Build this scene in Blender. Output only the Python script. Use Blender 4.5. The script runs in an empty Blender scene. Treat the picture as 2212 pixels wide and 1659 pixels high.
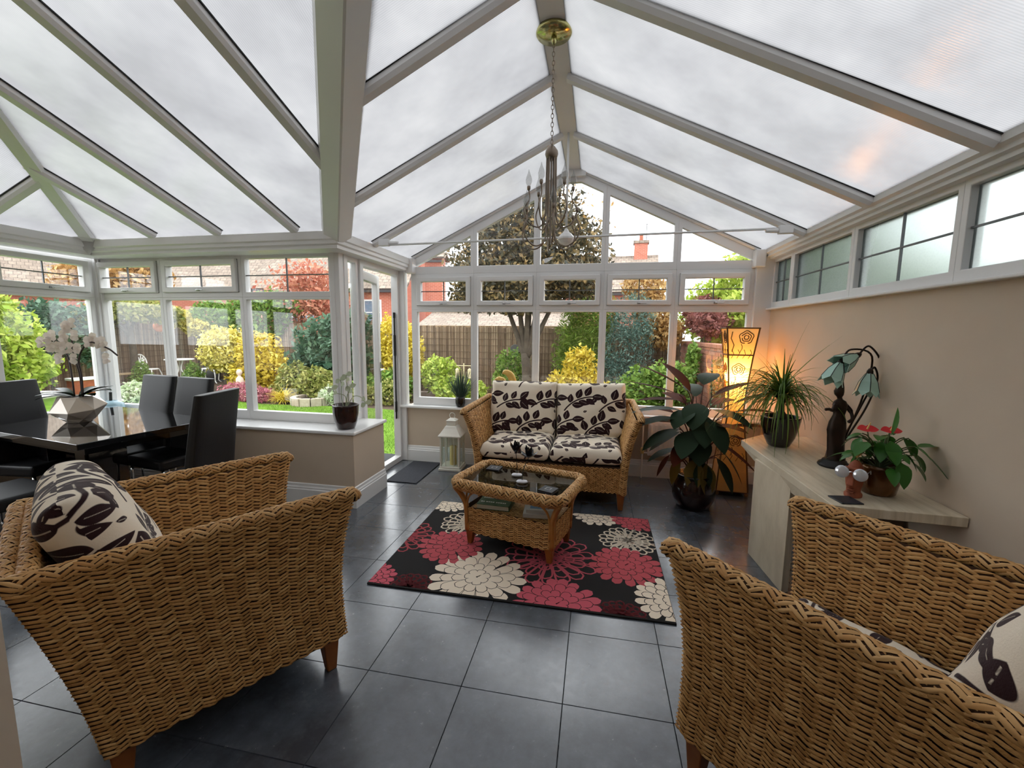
import bpy, bmesh, math, random
import numpy as np
from mathutils import Vector, Matrix
S = bpy.context.scene
COL = S.collection
random.seed(7)
PI = math.pi

# ------------------------------------------------------------------ camera
YAW, PITCH, ROLL, CAMH, FPX = 0.1932, 0.1213, 0.0095, 1.5, 925.45
cam = bpy.data.cameras.new('camera'); cam.sensor_width = 36; cam.lens = FPX / 2212 * 36
cam.clip_start = .03; cam.clip_end = 300
co = bpy.data.objects.new('camera', cam); COL.objects.link(co)
fw = Vector((-math.sin(YAW) * math.cos(PITCH), math.cos(YAW) * math.cos(PITCH), -math.sin(PITCH)))
rt = Vector((math.cos(YAW), math.sin(YAW), 0)); up = rt.cross(fw)
r2 = math.cos(ROLL) * rt + math.sin(ROLL) * up; u2 = -math.sin(ROLL) * rt + math.cos(ROLL) * up
co.matrix_world = Matrix(((r2.x, u2.x, -fw.x, 0), (r2.y, u2.y, -fw.y, 0), (r2.z, u2.z, -fw.z, CAMH), (0, 0, 0, 1)))
S.camera = co

# ------------------------------------------------------------------ overcast sky, exposure
w = bpy.data.worlds.new('overcast_sky'); S.world = w; w.use_nodes = True
bg = w.node_tree.nodes['Background']
bg.inputs[0].default_value = (.93, .97, 1.0, 1); bg.inputs[1].default_value = 3.0
S.view_settings.view_transform = 'Standard'; S.view_settings.look = 'None'
S.view_settings.exposure = 0.58; S.view_settings.gamma = 1; S.view_settings.use_curve_mapping = False
S.cycles.use_adaptive_sampling = True; S.cycles.adaptive_threshold = .03
S.cycles.max_bounces = 9; S.cycles.diffuse_bounces = 4; S.cycles.glossy_bounces = 4
S.cycles.transmission_bounces = 8; S.cycles.transparent_max_bounces = 16
S.cycles.caustics_reflective = False; S.cycles.caustics_refractive = False

# ------------------------------------------------------------------ materials
def lin(r, g, b):
    f = lambda c: (c / 255 / 12.92) if c <= 10 else ((c / 255 + .055) / 1.055) ** 2.4
    return (f(r), f(g), f(b), 1)
class NT:
    def __init__(s, name):
        s.m = bpy.data.materials.new(name); s.m.use_nodes = True
        s.t = s.m.node_tree; s.n = s.t.nodes; s.l = s.t.links
        s.b = s.n['Principled BSDF']; s.o = s.n['Material Output']
    def new(s, kind, **kw):
        nd = s.n.new(kind)
        for k, v in kw.items():
            if hasattr(nd, k) and not k[0].isupper(): setattr(nd, k, v)
        return nd
    def link(s, a, b): s.l.new(a, b)
def coord(t, kind='Object', scale=(1, 1, 1), rot=(0, 0, 0)):
    tc = t.new('ShaderNodeTexCoord'); mp = t.new('ShaderNodeMapping')
    mp.inputs['Scale'].default_value = scale; mp.inputs['Rotation'].default_value = rot
    t.link(tc.outputs[kind], mp.inputs[0]); return mp.outputs[0]
def ramp(t, fac, stops, interp='LINEAR'):
    r = t.new('ShaderNodeValToRGB'); r.color_ramp.interpolation = interp
    e = r.color_ramp.elements
    while len(e) < len(stops): e.new(.5)
    for el, (p, c) in zip(e, stops): el.position = p; el.color = c
    t.link(fac, r.inputs[0]); return r.outputs[0]
def noise(t, vec, scale, detail=3, rough=.5):
    n = t.new('ShaderNodeTexNoise'); n.inputs['Scale'].default_value = scale
    n.inputs['Detail'].default_value = detail; n.inputs['Roughness'].default_value = rough
    t.link(vec, n.inputs['Vector']); return n.outputs['Fac']
def bump(t, h, strength=.2, dist=.01):
    b = t.new('ShaderNodeBump'); b.inputs['Strength'].default_value = strength; b.inputs['Distance'].default_value = dist
    t.link(h, b.inputs['Height']); return b.outputs[0]
def mat(name, col, rough=.5, metal=0, spec=.5, nz=None, bmp=None, coat=0, emit=None, trans=0, ior=1.45, isl=None, sub=None):
    """col: linear rgba.  nz=(scale, dark rgba, contrast)  bmp=(scale,strength,dist)  isl: list of colours picked per strand"""
    t = NT(name); b = t.b
    b.inputs['Base Color'].default_value = col; b.inputs['Roughness'].default_value = rough
    b.inputs['Metallic'].default_value = metal; b.inputs['Specular IOR Level'].default_value = spec
    b.inputs['Coat Weight'].default_value = coat; b.inputs['IOR'].default_value = ior
    b.inputs['Transmission Weight'].default_value = trans
    if nz or bmp: v = coord(t)
    if isl:
        g = t.new('ShaderNodeNewGeometry')
        st = [(i / max(1, len(isl) - 1), c) for i, c in enumerate(isl)]
        t.link(ramp(t, g.outputs['Random Per Island'], st), b.inputs['Base Color'])
    elif nz:
        t.link(ramp(t, noise(t, v, nz[0], 5, .6), [(.5 - nz[2], nz[1]), (.5 + nz[2], col)]), b.inputs['Base Color'])
    if bmp: t.link(bump(t, noise(t, v, bmp[0], 4), bmp[1], bmp[2]), b.inputs['Normal'])
    if emit:
        b.inputs['Emission Color'].default_value = emit[0]; b.inputs['Emission Strength'].default_value = emit[1]
    return t.m
def leafmat(name, cols, rough=.5, tr=.25, spec=.3):
    t = NT(name); g = t.new('ShaderNodeNewGeometry')
    c = ramp(t, g.outputs['Random Per Island'], [(i / max(1, len(cols) - 1), lin(*k)) for i, k in enumerate(cols)])
    t.link(c, t.b.inputs['Base Color']); t.b.inputs['Roughness'].default_value = rough
    t.b.inputs['Specular IOR Level'].default_value = spec
    tl = t.new('ShaderNodeBsdfTranslucent'); t.link(c, tl.inputs[0])
    mx = t.new('ShaderNodeMixShader'); mx.inputs[0].default_value = tr
    t.link(t.b.outputs[0], mx.inputs[1]); t.link(tl.outputs[0], mx.inputs[2]); t.link(mx.outputs[0], t.o.inputs[0])
    return t.m
def fresnel(t, ior):
    """same reflectance from both faces of a thin sheet"""
    g = t.new('ShaderNodeNewGeometry'); mr = t.new('ShaderNodeMapRange'); fr = t.new('ShaderNodeFresnel')
    mr.inputs[3].default_value = ior; mr.inputs[4].default_value = 1 / ior
    t.link(g.outputs['Backfacing'], mr.inputs[0]); t.link(mr.outputs[0], fr.inputs['IOR']); return fr
def glassmat(name, tint=(1, 1, 1, 1), ior=1.5, rough=0.0):
    """thin pane: clear transmission with Fresnel mirror reflection"""
    t = NT(name); t.n.remove(t.b)
    tr = t.new('ShaderNodeBsdfTransparent'); tr.inputs[0].default_value = tint
    gl = t.new('ShaderNodeBsdfGlossy'); gl.inputs['Roughness'].default_value = rough
    fr = fresnel(t, ior)
    mx = t.new('ShaderNodeMixShader'); t.link(fr.outputs[0], mx.inputs[0])
    t.link(tr.outputs[0], mx.inputs[1]); t.link(gl.outputs[0], mx.inputs[2]); t.link(mx.outputs[0], t.o.inputs[0])
    return t.m
def polycarb(name, axis):
    """opal twin-wall sheet: lets the sky glow through, ribs and a soft gloss"""
    t = NT(name); t.n.remove(t.b)
    v = coord(t, 'Object')
    wv = t.new('ShaderNodeTexWave', bands_direction=axis); wv.inputs['Scale'].default_value = 30
    wv.inputs['Distortion'].default_value = 0; t.link(v, wv.inputs['Vector'])
    n1 = noise(t, v, 1.7, 4, .6)
    c = ramp(t, n1, [(.32, (.172, .168, .171, 1)), (.5, (.206, .202, .204, 1)), (.70, (.245, .239, .238, 1))])
    mm = t.new('ShaderNodeMix', data_type='RGBA', blend_type='MULTIPLY'); mm.inputs[0].default_value = .13
    t.link(c, mm.inputs[6]); t.link(wv.outputs['Color'], mm.inputs[7])
    tl = t.new('ShaderNodeBsdfTranslucent'); t.link(mm.outputs[2], tl.inputs[0])
    gl = t.new('ShaderNodeBsdfGlossy'); gl.inputs['Roughness'].default_value = .16
    bp = bump(t, wv.outputs['Fac'], .12, .004); t.link(bp, gl.inputs['Normal'])
    fr = fresnel(t, 1.45)
    mx = t.new('ShaderNodeMixShader'); t.link(fr.outputs[0], mx.inputs[0])
    t.link(tl.outputs[0], mx.inputs[1]); t.link(gl.outputs[0], mx.inputs[2]); t.link(mx.outputs[0], t.o.inputs[0])
    return t.m
def frosted(name):
    """obscure glass: blurs what lies behind and glows a little"""
    t = NT(name); t.n.remove(t.b)
    rf = t.new('ShaderNodeBsdfRefraction'); rf.inputs['Color'].default_value = (.86, .90, .89, 1); rf.inputs['Roughness'].default_value = .48; rf.inputs['IOR'].default_value = 1.13
    v = coord(t, 'Object'); vo = t.new('ShaderNodeTexVoronoi'); vo.inputs['Scale'].default_value = 90; t.link(v, vo.inputs['Vector'])
    tl = t.new('ShaderNodeBsdfTranslucent'); t.link(ramp(t, vo.outputs['Distance'], [(.1, (.5, .54, .53, 1)), (.6, (.62, .66, .65, 1))]), tl.inputs[0])
    m1 = t.new('ShaderNodeMixShader'); m1.inputs[0].default_value = .30; t.link(rf.outputs[0], m1.inputs[1]); t.link(tl.outputs[0], m1.inputs[2])
    gl = t.new('ShaderNodeBsdfGlossy'); gl.inputs['Roughness'].default_value = .2; m2 = t.new('ShaderNodeMixShader'); m2.inputs[0].default_value = .05
    t.link(m1.outputs[0], m2.inputs[1]); t.link(gl.outputs[0], m2.inputs[2]); t.link(m2.outputs[0], t.o.inputs[0])
    return t.m
def tilemat():
    t = NT('slate_tile'); b = t.b; v = coord(t, 'Object'); tc = t.new('ShaderNodeObjectInfo')
    ad = t.new('ShaderNodeVectorMath', operation='ADD'); t.link(v, ad.inputs[0])
    sc = t.new('ShaderNodeVectorMath', operation='SCALE'); t.link(tc.outputs['Location'], sc.inputs[0]); sc.inputs['Scale'].default_value = 3.7
    t.link(sc.outputs[0], ad.inputs[1])
    n1 = noise(t, ad.outputs[0], 5, 7, .65); n2 = noise(t, ad.outputs[0], 26, 4, .7)
    c1 = ramp(t, n1, [(.35, lin(62, 67, 74)), (.6, lin(84, 90, 98)), (.78, lin(110, 116, 122))])
    c2 = ramp(t, n2, [(.55, (0, 0, 0, 1)), (.8, (.05, .05, .05, 1))])
    mm = t.new('ShaderNodeMix', data_type='RGBA', blend_type='ADD'); mm.inputs[0].default_value = .6
    t.link(c1, mm.inputs[6]); t.link(c2, mm.inputs[7]); t.link(mm.outputs[2], b.inputs['Base Color'])
    rr = ramp(t, n2, [(.3, (.19, .19, .19, 1)), (.8, (.30, .30, .30, 1))]); t.link(rr, b.inputs['Roughness'])
    t.link(bump(t, n1, .08, .01), b.inputs['Normal']); b.inputs['Specular IOR Level'].default_value = .95; b.inputs['Coat Weight'].default_value = .4; b.inputs['Coat Roughness'].default_value = .22
    return t.m
def brickmat(name, c1, c2, mortar, scale=1, rot=(PI / 2, 0, 0)):
    t = NT(name); v = coord(t, 'Object', (1, 1, 1), rot)
    br = t.new('ShaderNodeTexBrick'); br.inputs['Scale'].default_value = scale
    br.inputs['Color1'].default_value = c1; br.inputs['Color2'].default_value = c2; br.inputs['Mortar'].default_value = mortar
    br.inputs['Mortar Size'].default_value = .008; br.inputs['Brick Width'].default_value = .225; br.inputs['Row Height'].default_value = .075
    t.link(v, br.inputs['Vector']); t.link(br.outputs['Color'], t.b.inputs['Base Color']); t.b.inputs['Roughness'].default_value = .9
    return t.m
def rooftile(name, c1, c2, c3):
    t = NT(name); v = coord(t, 'Object')
    br = t.new('ShaderNodeTexBrick'); br.inputs['Scale'].default_value = 1
    br.inputs['Color1'].default_value = c1; br.inputs['Color2'].default_value = c2; br.inputs['Mortar'].default_value = c3
    br.inputs['Mortar Size'].default_value = .012; br.inputs['Brick Width'].default_value = .3; br.inputs['Row Height'].default_value = .26
    t.link(v, br.inputs['Vector'])
    n = noise(t, v, 9, 5, .7)
    mm = t.new('ShaderNodeMix', data_type='RGBA', blend_type='MULTIPLY'); mm.inputs[0].default_value = .8
    t.link(br.outputs['Color'], mm.inputs[6]); t.link(ramp(t, n, [(.3, (.55, .52, .5, 1)), (.7, (1.25, 1.2, 1.1, 1))]), mm.inputs[7])
    t.link(mm.outputs[2], t.b.inputs['Base Color']); t.b.inputs['Roughness'].default_value = .95
    return t.m
def travertine():
    t = NT('travertine'); v = coord(t, 'Object', (14, 1.2, .7)); n = noise(t, v, 2.2, 6, .65)
    t.link(ramp(t, n, [(.3, lin(186, 172, 148)), (.5, lin(210, 197, 172)), (.72, lin(226, 215, 194))]), t.b.inputs['Base Color'])
    t.b.inputs['Roughness'].default_value = .38
    return t.m
def printmat(name, cloth, ink):
    """cotton with a printed leaf pattern kept as a distance value on the mesh"""
    t = NT(name); a = t.new('ShaderNodeAttribute'); a.attribute_name = 'print'
    v = coord(t, 'Object'); n = noise(t, v, 220, 2)
    mr = t.new('ShaderNodeMapRange'); mr.inputs[1].default_value = -.0015; mr.inputs[2].default_value = .0015
    t.link(a.outputs['Fac'], mr.inputs[0])
    t.link(ramp(t, mr.outputs[0], [(0, cloth), (1, ink)]), t.b.inputs['Base Color'])
    t.b.inputs['Roughness'].default_value = .9; t.b.inputs['Specular IOR Level'].default_value = .15
    t.b.inputs['Sheen Weight'].default_value = .15
    n2 = noise(t, v, 9, 3); ad = t.new('ShaderNodeMath', operation='MULTIPLY_ADD'); ad.inputs[1].default_value = 6
    t.link(n2, ad.inputs[0]); t.link(n, ad.inputs[2])
    t.link(bump(t, ad.outputs[0], .25, .004), t.b.inputs['Normal'])
    return t.m
def reedmat():
    t = NT('reed'); g = t.new('ShaderNodeNewGeometry'); v = coord(t, 'Object', (1, 1, .3))
    c = ramp(t, g.outputs['Random Per Island'], [(0, lin(112, 92, 74)), (.5, lin(150, 128, 106)), (1, lin(180, 160, 136))])
    n = noise(t, v, 6, 3); mm = t.new('ShaderNodeMix', data_type='RGBA', blend_type='MULTIPLY'); mm.inputs[0].default_value = .6
    t.link(c, mm.inputs[6]); t.link(ramp(t, n, [(.3, (.6, .58, .55, 1)), (.7, (1.1, 1.1, 1.1, 1))]), mm.inputs[7])
    t.link(mm.outputs[2], t.b.inputs['Base Color']); t.b.inputs['Roughness'].default_value = .95
    return t.m
def lawnmat():
    t = NT('lawn'); v = coord(t, 'Object'); n = noise(t, v, 1.6, 6, .7); n2 = noise(t, v, 60, 3)
    c = ramp(t, n, [(.3, lin(82, 112, 36)), (.55, lin(104, 138, 46)), (.75, lin(126, 154, 64))])
    mm = t.new('ShaderNodeMix', data_type='RGBA', blend_type='MULTIPLY'); mm.inputs[0].default_value = .7
    t.link(c, mm.inputs[6]); t.link(ramp(t, n2, [(.3, (.6, .6, .6, 1)), (.7, (1.2, 1.2, 1.2, 1))]), mm.inputs[7])
    t.link(mm.outputs[2], t.b.inputs['Base Color']); t.b.inputs['Roughness'].default_value = .95
    t.b.inputs['Specular IOR Level'].default_value = .1
    return t.m
M = {}
M['upvc'] = mat('white_upvc', (.80, .795, .79, 1), .32)
M['gasket'] = mat('black_gasket', (.02, .02, .02, 1), .6)
M['polyY'] = polycarb('polycarbonate_main', 'Y'); M['polyX'] = polycarb('polycarbonate_bay', 'X')
M['clear'] = glassmat('clear_sheet_face', (.97, .97, .97, 1), 1.1)
M['glass'] = glassmat('window_glass'); M['frost'] = frosted('obscure_glass')
M['lead'] = mat('lead_strip', (.16, .165, .17, 1), .45, .6)
M['plaster'] = mat('beige_plaster', lin(206, 190, 170), .85, nz=(2.5, lin(199, 182, 162), .25), bmp=(60, .05, .003))
M['gloss_white'] = mat('white_gloss_paint', (.82, .82, .81, 1), .22)
M['tile'] = tilemat(); M['grout'] = mat('dark_grout', (.03, .032, .034, 1), .8)
M['chrome'] = mat('chrome', (.8, .8, .82, 1), .12, 1)
M['steel'] = mat('satin_steel', (.45, .45, .46, 1), .3, 1)
M['blackmetal'] = mat('black_metal', (.015, .015, .015, 1), .45, .3)
WK = [lin(166, 120, 66), lin(184, 136, 78), lin(198, 150, 90), lin(212, 168, 108)]
M['wicker'] = mat('woven_seagrass', WK[1], .55, isl=WK, bmp=(170, .5, .004))
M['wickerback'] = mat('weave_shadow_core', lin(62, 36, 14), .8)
M['rim'] = mat('braided_seagrass', WK[2], .55, isl=[lin(178, 128, 70), lin(196, 148, 90), lin(214, 172, 116)])
M['wood'] = mat('honey_wood', lin(158, 94, 42), .38, nz=(9, lin(120, 66, 26), .25))
M['cane'] = mat('bent_cane', lin(186, 128, 62), .35, nz=(12, lin(150, 96, 42), .25))
M['print'] = printmat('leaf_print_cotton', lin(238, 226, 206), lin(46, 26, 30))
M['blackgloss'] = mat('black_gloss_lacquer', (.006, .006, .007, 1), .04, coat=.6, spec=.7)
M['leather'] = mat('black_leather', (.012, .012, .014, 1), .46, 0, .35, bmp=(160, .12, .002))
M['ceramic_dark'] = mat('dark_red_glaze', lin(44, 16, 14), .14, nz=(4, lin(20, 8, 8), .2), coat=.4)
M['ceramic_brown'] = mat('brown_glaze', lin(58, 34, 30), .16, nz=(8, lin(40, 22, 20), .2), coat=.3)
M['ceramic_black'] = mat('black_glaze', lin(26, 22, 22), .15, coat=.4)
M['bronze_pot'] = mat('amber_bronze_glaze', lin(122, 78, 34), .16, .5, nz=(5, lin(60, 36, 18), .22), coat=.4)
M['pearl'] = mat('pearl_ceramic', lin(226, 214, 200), .12, .15, coat=.6)
M['soil'] = mat('soil', lin(48, 36, 28), .95, bmp=(80, .6, .01))
M['trav'] = travertine()
M['terracotta'] = mat('terracotta', lin(164, 90, 60), .7, nz=(9, lin(134, 70, 46), .2), bmp=(40, .2, .004))
M['bronze'] = mat('dark_bronze', lin(52, 38, 30), .42, .55, nz=(12, lin(32, 24, 20), .2))
M['creamwax'] = mat('cream_wax', lin(232, 208, 140), .5)
M['lanternpaint'] = mat('cream_lantern_paint', lin(226, 224, 214), .5)
M['slate'] = mat('slate_coaster', lin(48, 50, 56), .45, nz=(14, lin(38, 40, 44), .2))
M['gold'] = mat('gold_resin', lin(196, 158, 84), .32, .35)
M['brass'] = mat('polished_brass', lin(196, 190, 130), .14, .9)
M['nickel'] = mat('antique_nickel', lin(136, 122, 108), .3, .7)
M['bulb'] = glassmat('clear_bulb_glass', (.80, .80, .79, 1), 1.7, .05)
M['glasstop'] = glassmat('smoked_table_glass', (.42, .44, .42, 1), 1.52)
M['lanternglass'] = glassmat('lantern_glass', (.93, .96, .95, 1), 1.4)
M['mat'] = mat('charcoal_mat', lin(70, 72, 78), .95, nz=(120, lin(44, 46, 52), .2), bmp=(300, .5, .003))
M['rugblack'] = mat('rug_black_pile', lin(26, 24, 24), .95, bmp=(400, .4, .002))
M['rugcream'] = mat('rug_cream_pile', lin(238, 222, 200), .95, bmp=(400, .4, .002))
M['rugred'] = mat('rug_rose_pile', lin(186, 80, 88), .95, bmp=(400, .4, .002))
M['rugpink'] = mat('rug_pink_pile', lin(198, 88, 102), .95, bmp=(400, .4, .002))
M['rugdark'] = mat('rug_wine_pile', lin(112, 40, 46), .95, bmp=(400, .4, .002))
M['lawn'] = lawnmat(); M['reed'] = reedmat()
# ------------------------------------------------------------------ mesh helpers
class MB:
    def __init__(s): s.v = []; s.f = []
    def add(s, vs, fs):
        o = len(s.v); s.v += [tuple(p) for p in vs]; s.f += [tuple(i + o for i in f) for f in fs]; return s
    def box(s, x0, y0, z0, x1, y1, z1):
        return s.add([(x0, y0, z0), (x1, y0, z0), (x1, y1, z0), (x0, y1, z0), (x0, y0, z1), (x1, y0, z1), (x1, y1, z1), (x0, y1, z1)],
                     [(0, 3, 2, 1), (4, 5, 6, 7), (0, 1, 5, 4), (1, 2, 6, 5), (2, 3, 7, 6), (3, 0, 4, 7)])
    def prism(s, base, off):
        """polygon base (3d points) extruded by vector off"""
        n = len(base); b = [Vector(p) for p in base]; t = [p + Vector(off) for p in b]
        return s.add(b + t, [tuple(range(n - 1, -1, -1)), tuple(range(n, 2 * n))] + [(i, (i + 1) % n, n + (i + 1) % n, n + i) for i in range(n)])
    def ring(s, outer, inner, off):
        n = len(outer); o = Vector(off)
        vs = [Vector(p) for p in outer] + [Vector(p) for p in inner]; vs += [p + o for p in vs]
        fs = []
        for i in range(n):
            j = (i + 1) % n
            fs += [(i, j, n + j, n + i), (2 * n + i, 3 * n + i, 3 * n + j, 2 * n + j), (i, 2 * n + i, 2 * n + j, j), (n + i, n + j, 3 * n + j, 3 * n + i)]
        return s.add(vs, fs)
    def tube(s, pts, r, n=8, caps=True, closed=False, flat=1):
        pts = [Vector(p) for p in pts]; m = len(pts)
        rs = r if isinstance(r, (list, tuple)) else [r] * m
        vs = []; nrm = None
        for i, p in enumerate(pts):
            d = (pts[(i + 1) % m] - pts[i - 1]) if closed else (pts[min(i + 1, m - 1)] - pts[max(i - 1, 0)])
            if d.length < 1e-9: d = Vector((0, 0, 1))
            d.normalize()
            if nrm is None:
                nrm = d.orthogonal().normalized() if abs(d.z) > .9 else Vector((0, 0, 1)).cross(d).normalized()
            nrm = (nrm - d * nrm.dot(d)); nrm = nrm.normalized() if nrm.length > 1e-6 else d.orthogonal().normalized()
            bi = d.cross(nrm)
            vs += [p + nrm * (math.cos(2 * PI * k / n) * rs[i]) + bi * (math.sin(2 * PI * k / n) * rs[i] * flat) for k in range(n)]
        fs = []
        for i in range(m if closed else m - 1):
            a = i * n; b = ((i + 1) % m) * n
            fs += [(a + k, a + (k + 1) % n, b + (k + 1) % n, b + k) for k in range(n)]
        if caps and not closed: fs += [tuple(range(n - 1, -1, -1)), tuple(range((m - 1) * n, m * n))]
        return s.add(vs, fs)
    def lathe(s, prof, n=24, c=(0, 0, 0), sx=1, sy=1, rot=0):
        vs = []; k = len(prof)
        for r, z in prof:
            vs += [(c[0] + sx * r * math.cos(2 * PI * i / n + rot), c[1] + sy * r * math.sin(2 * PI * i / n + rot), c[2] + z) for i in range(n)]
        fs = [(j * n + i, j * n + (i + 1) % n, (j + 1) * n + (i + 1) % n, (j + 1) * n + i) for j in range(k - 1) for i in range(n)]
        if prof[0][0] > 1e-5: fs.append(tuple(range(n - 1, -1, -1)))
        if prof[-1][0] > 1e-5: fs.append(tuple(range((k - 1) * n, k * n)))
        return s.add(vs, fs)
    def grid(s, fn, nu, nv, wrapu=False):
        vs = [fn(i / (nu if wrapu else nu), j / nv) for j in range(nv + 1) for i in range(nu if wrapu else nu + 1)]
        W = nu if wrapu else nu + 1
        fs = [(j * W + i, j * W + (i + 1) % W, (j + 1) * W + (i + 1) % W, (j + 1) * W + i) for j in range(nv) for i in range(nu)]
        return s.add(vs, fs)
    def leaf(s, base, d, up, L, W, droop=.3, fold=.15, n=6, tipw=0, peak=.45):
        """a pointed leaf blade that bends over by droop and folds along its midrib"""
        d = Vector(d).normalized(); up = Vector(up); side = d.cross(up)
        side = side.normalized() if side.length > 1e-5 else d.orthogonal().normalized(); nn = side.cross(d)
        p = Vector(base); vs = []; a = 0
        for i in range(n + 1):
            t = i / n
            e = (t / peak) if t < peak else (1 - t) / (1 - peak)
            wd = W * .5 * (math.sin(PI / 2 * max(0, e)) ** .8) + tipw
            if i in (0, n): wd = max(wd, .0008)
            dd = d * math.cos(a) - nn * math.sin(a); n2 = nn * math.cos(a) + d * math.sin(a)
            vs += [p + side * wd + n2 * wd * fold, p, p - side * wd + n2 * wd * fold]
            p = p + dd * (L / n); a += droop / n
        fs = []
        for i in range(n):
            q = 3 * i
            fs += [(q, q + 3, q + 4, q + 1), (q + 1, q + 4, q + 5, q + 2)]
        return s.add(vs, fs)
    def build(s, name, m, parent=None, smooth=False, bevel=0, kind=None, loc=None, seg=2):
        me = bpy.data.meshes.new(name); me.from_pydata([tuple(p) for p in s.v], [], s.f); me.update()
        if smooth: me.polygons.foreach_set('use_smooth', [True] * len(me.polygons))
        return finish(me, name, m, parent, bevel, kind, loc, seg)
def finish(me, name, m, parent=None, bevel=0, kind=None, loc=None, seg=2):
    me.materials.append(M[m] if isinstance(m, str) else m)
    o = bpy.data.objects.new(name, me); COL.objects.link(o)
    if parent: o.parent = parent
    if loc: o.location = loc
    if bevel:
        b = o.modifiers.new('bevel', 'BEVEL'); b.width = bevel; b.segments = seg; b.limit_method = 'ANGLE'; b.angle_limit = .6
    if kind: o['kind'] = kind
    return o
def npmesh(name, v, f, m, parent=None, smooth=False, kind=None, attr=None):
    v = np.asarray(v, dtype=np.float32).reshape(-1, 3); f = np.asarray(f, dtype=np.int32); k = f.shape[1]
    me = bpy.data.meshes.new(name); me.vertices.add(len(v)); me.vertices.foreach_set('co', v.ravel())
    me.loops.add(f.size); me.loops.foreach_set('vertex_index', f.ravel())
    me.polygons.add(len(f)); me.polygons.foreach_set('loop_start', np.arange(len(f), dtype=np.int32) * k)
    me.update(calc_edges=True)
    if smooth: me.polygons.foreach_set('use_smooth', [True] * len(f))
    if attr is not None:
        a = me.attributes.new('print', 'FLOAT', 'POINT'); a.data.foreach_set('value', np.asarray(attr, dtype=np.float32))
    me.validate()
    return finish(me, name, m, parent, kind=kind)
def empty(name, loc=(0, 0, 0), rz=0, label=None, cat=None, group=None, kind=None):
    o = bpy.data.objects.new(name, None); COL.objects.link(o); o.location = loc; o.rotation_euler = (0, 0, rz)
    o.empty_display_size = .1
    return tag(o, label, cat, group, kind)
def tag(o, label=None, cat=None, group=None, kind=None):
    if label: o['label'] = label
    if cat: o['category'] = cat
    if group: o['group'] = group
    if kind: o['kind'] = kind
    return o
def copytree(o, parent=None):
    c = o.copy(); COL.objects.link(c); c.parent = parent
    for ch in list(o.children): copytree(ch, c)
    return c
def bez(p0, p1, p2, p3, n=10):
    p0, p1, p2, p3 = map(Vector, (p0, p1, p2, p3)); r = []
    for i in range(n + 1):
        t = i / n; r.append(p0 * (1 - t) ** 3 + p1 * 3 * t * (1 - t) ** 2 + p2 * 3 * t * t * (1 - t) + p3 * t ** 3)
    return r
def spline(pts, n=6):
    P = [Vector(p) for p in pts]; P = [P[0] * 2 - P[1]] + P + [P[-1] * 2 - P[-2]]; r = []
    for i in range(1, len(P) - 2):
        for k in range(n):
            t = k / n; a, b, c, d = P[i - 1], P[i], P[i + 1], P[i + 2]
            r.append(.5 * (2 * b + (c - a) * t + (2 * a - 5 * b + 4 * c - d) * t * t + (3 * b - a - 3 * c + d) * t ** 3))
    r.append(P[-2]); return r

# ------------------------------------------------------------------ the setting: floor
XR, XL, YBK, YBAY, XD = 1.63, -4.80, 4.585, 3.42, -2.20      # window-frame planes
YH = .5                                                        # house wall face
floor = MB().box(-5.1, -1.75, -.1, 1.75, 4.75, -.004).build('floor', 'grout'); tag(floor, 'floor of large dark slate-grey square tiles', kind='structure')
TS, TX, TY = .4293, -.9474, 1.5843
tme = bpy.data.meshes.new('tile')
b_ = MB(); g = .0008; q = TS / 2 - g; e = .0015
b_.add([(-q, -q, -.004), (q, -q, -.004), (q, q, -.004), (-q, q, -.004), (-q + e, -q + e, 0), (q - e, -q + e, 0), (q - e, q - e, 0), (-q + e, q - e, 0)],
       [(4, 5, 6, 7), (0, 1, 5, 4), (1, 2, 6, 5), (2, 3, 7, 6), (3, 0, 4, 7)])
tme.from_pydata(b_.v, [], b_.f); tme.materials.append(M['tile'])
for i in range(-9, 6):
    for j in range(-7, 7):
        x, y = TX + (i + .5) * TS, TY + (j + .5) * TS
        if x < -4.9 or x > 1.85 or y > 4.9 or (y > 3.7 and x < -2.2) or (y < .2 and x < -1.5) or y < -1.6: continue
        o = bpy.data.objects.new('tile', tme); COL.objects.link(o); o.location = (x, y, 0); o.parent = floor

def struct(name, mb, m, label=None, **kw):
    o = mb.build(name, m, kind='structure', **kw)
    if label: o['label'] = label
    return o
# dwarf walls and plaster walls
SILL = .63
struct('wall_back', MB().box(-2.16, 4.56, 0, 1.64, 4.85, SILL), 'plaster', 'low beige plaster wall under the gable windows')
struct('wall_bay', MB().prism([(-4.53, 3.18, 0), (-1.97, 3.18, 0), (-1.97, 3.70, 0), (-2.28, 3.70, 0), (-2.28, 3.55, 0), (-4.92, 3.55, 0), (-4.92, .5, 0), (-4.53, .5, 0)], (0, 0, SILL)), 'plaster',
       'low beige plaster wall that turns the corner under the bay windows')
struct('wall_right', MB().box(1.62, -1.6, 0, 1.86, 4.75, 1.745), 'plaster', 'long beige plaster wall below the row of obscured windows')
wh = struct('wall_front', MB().box(-4.92, .29, 0, -1.165, .59, 3.05).box(-1.47, -1.6, 0, -1.165, .29, 3.0).box(-1.47, -1.85, 0, 1.86, -1.6, 3.2), 'plaster', 'beige house wall beside the camera')
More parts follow.
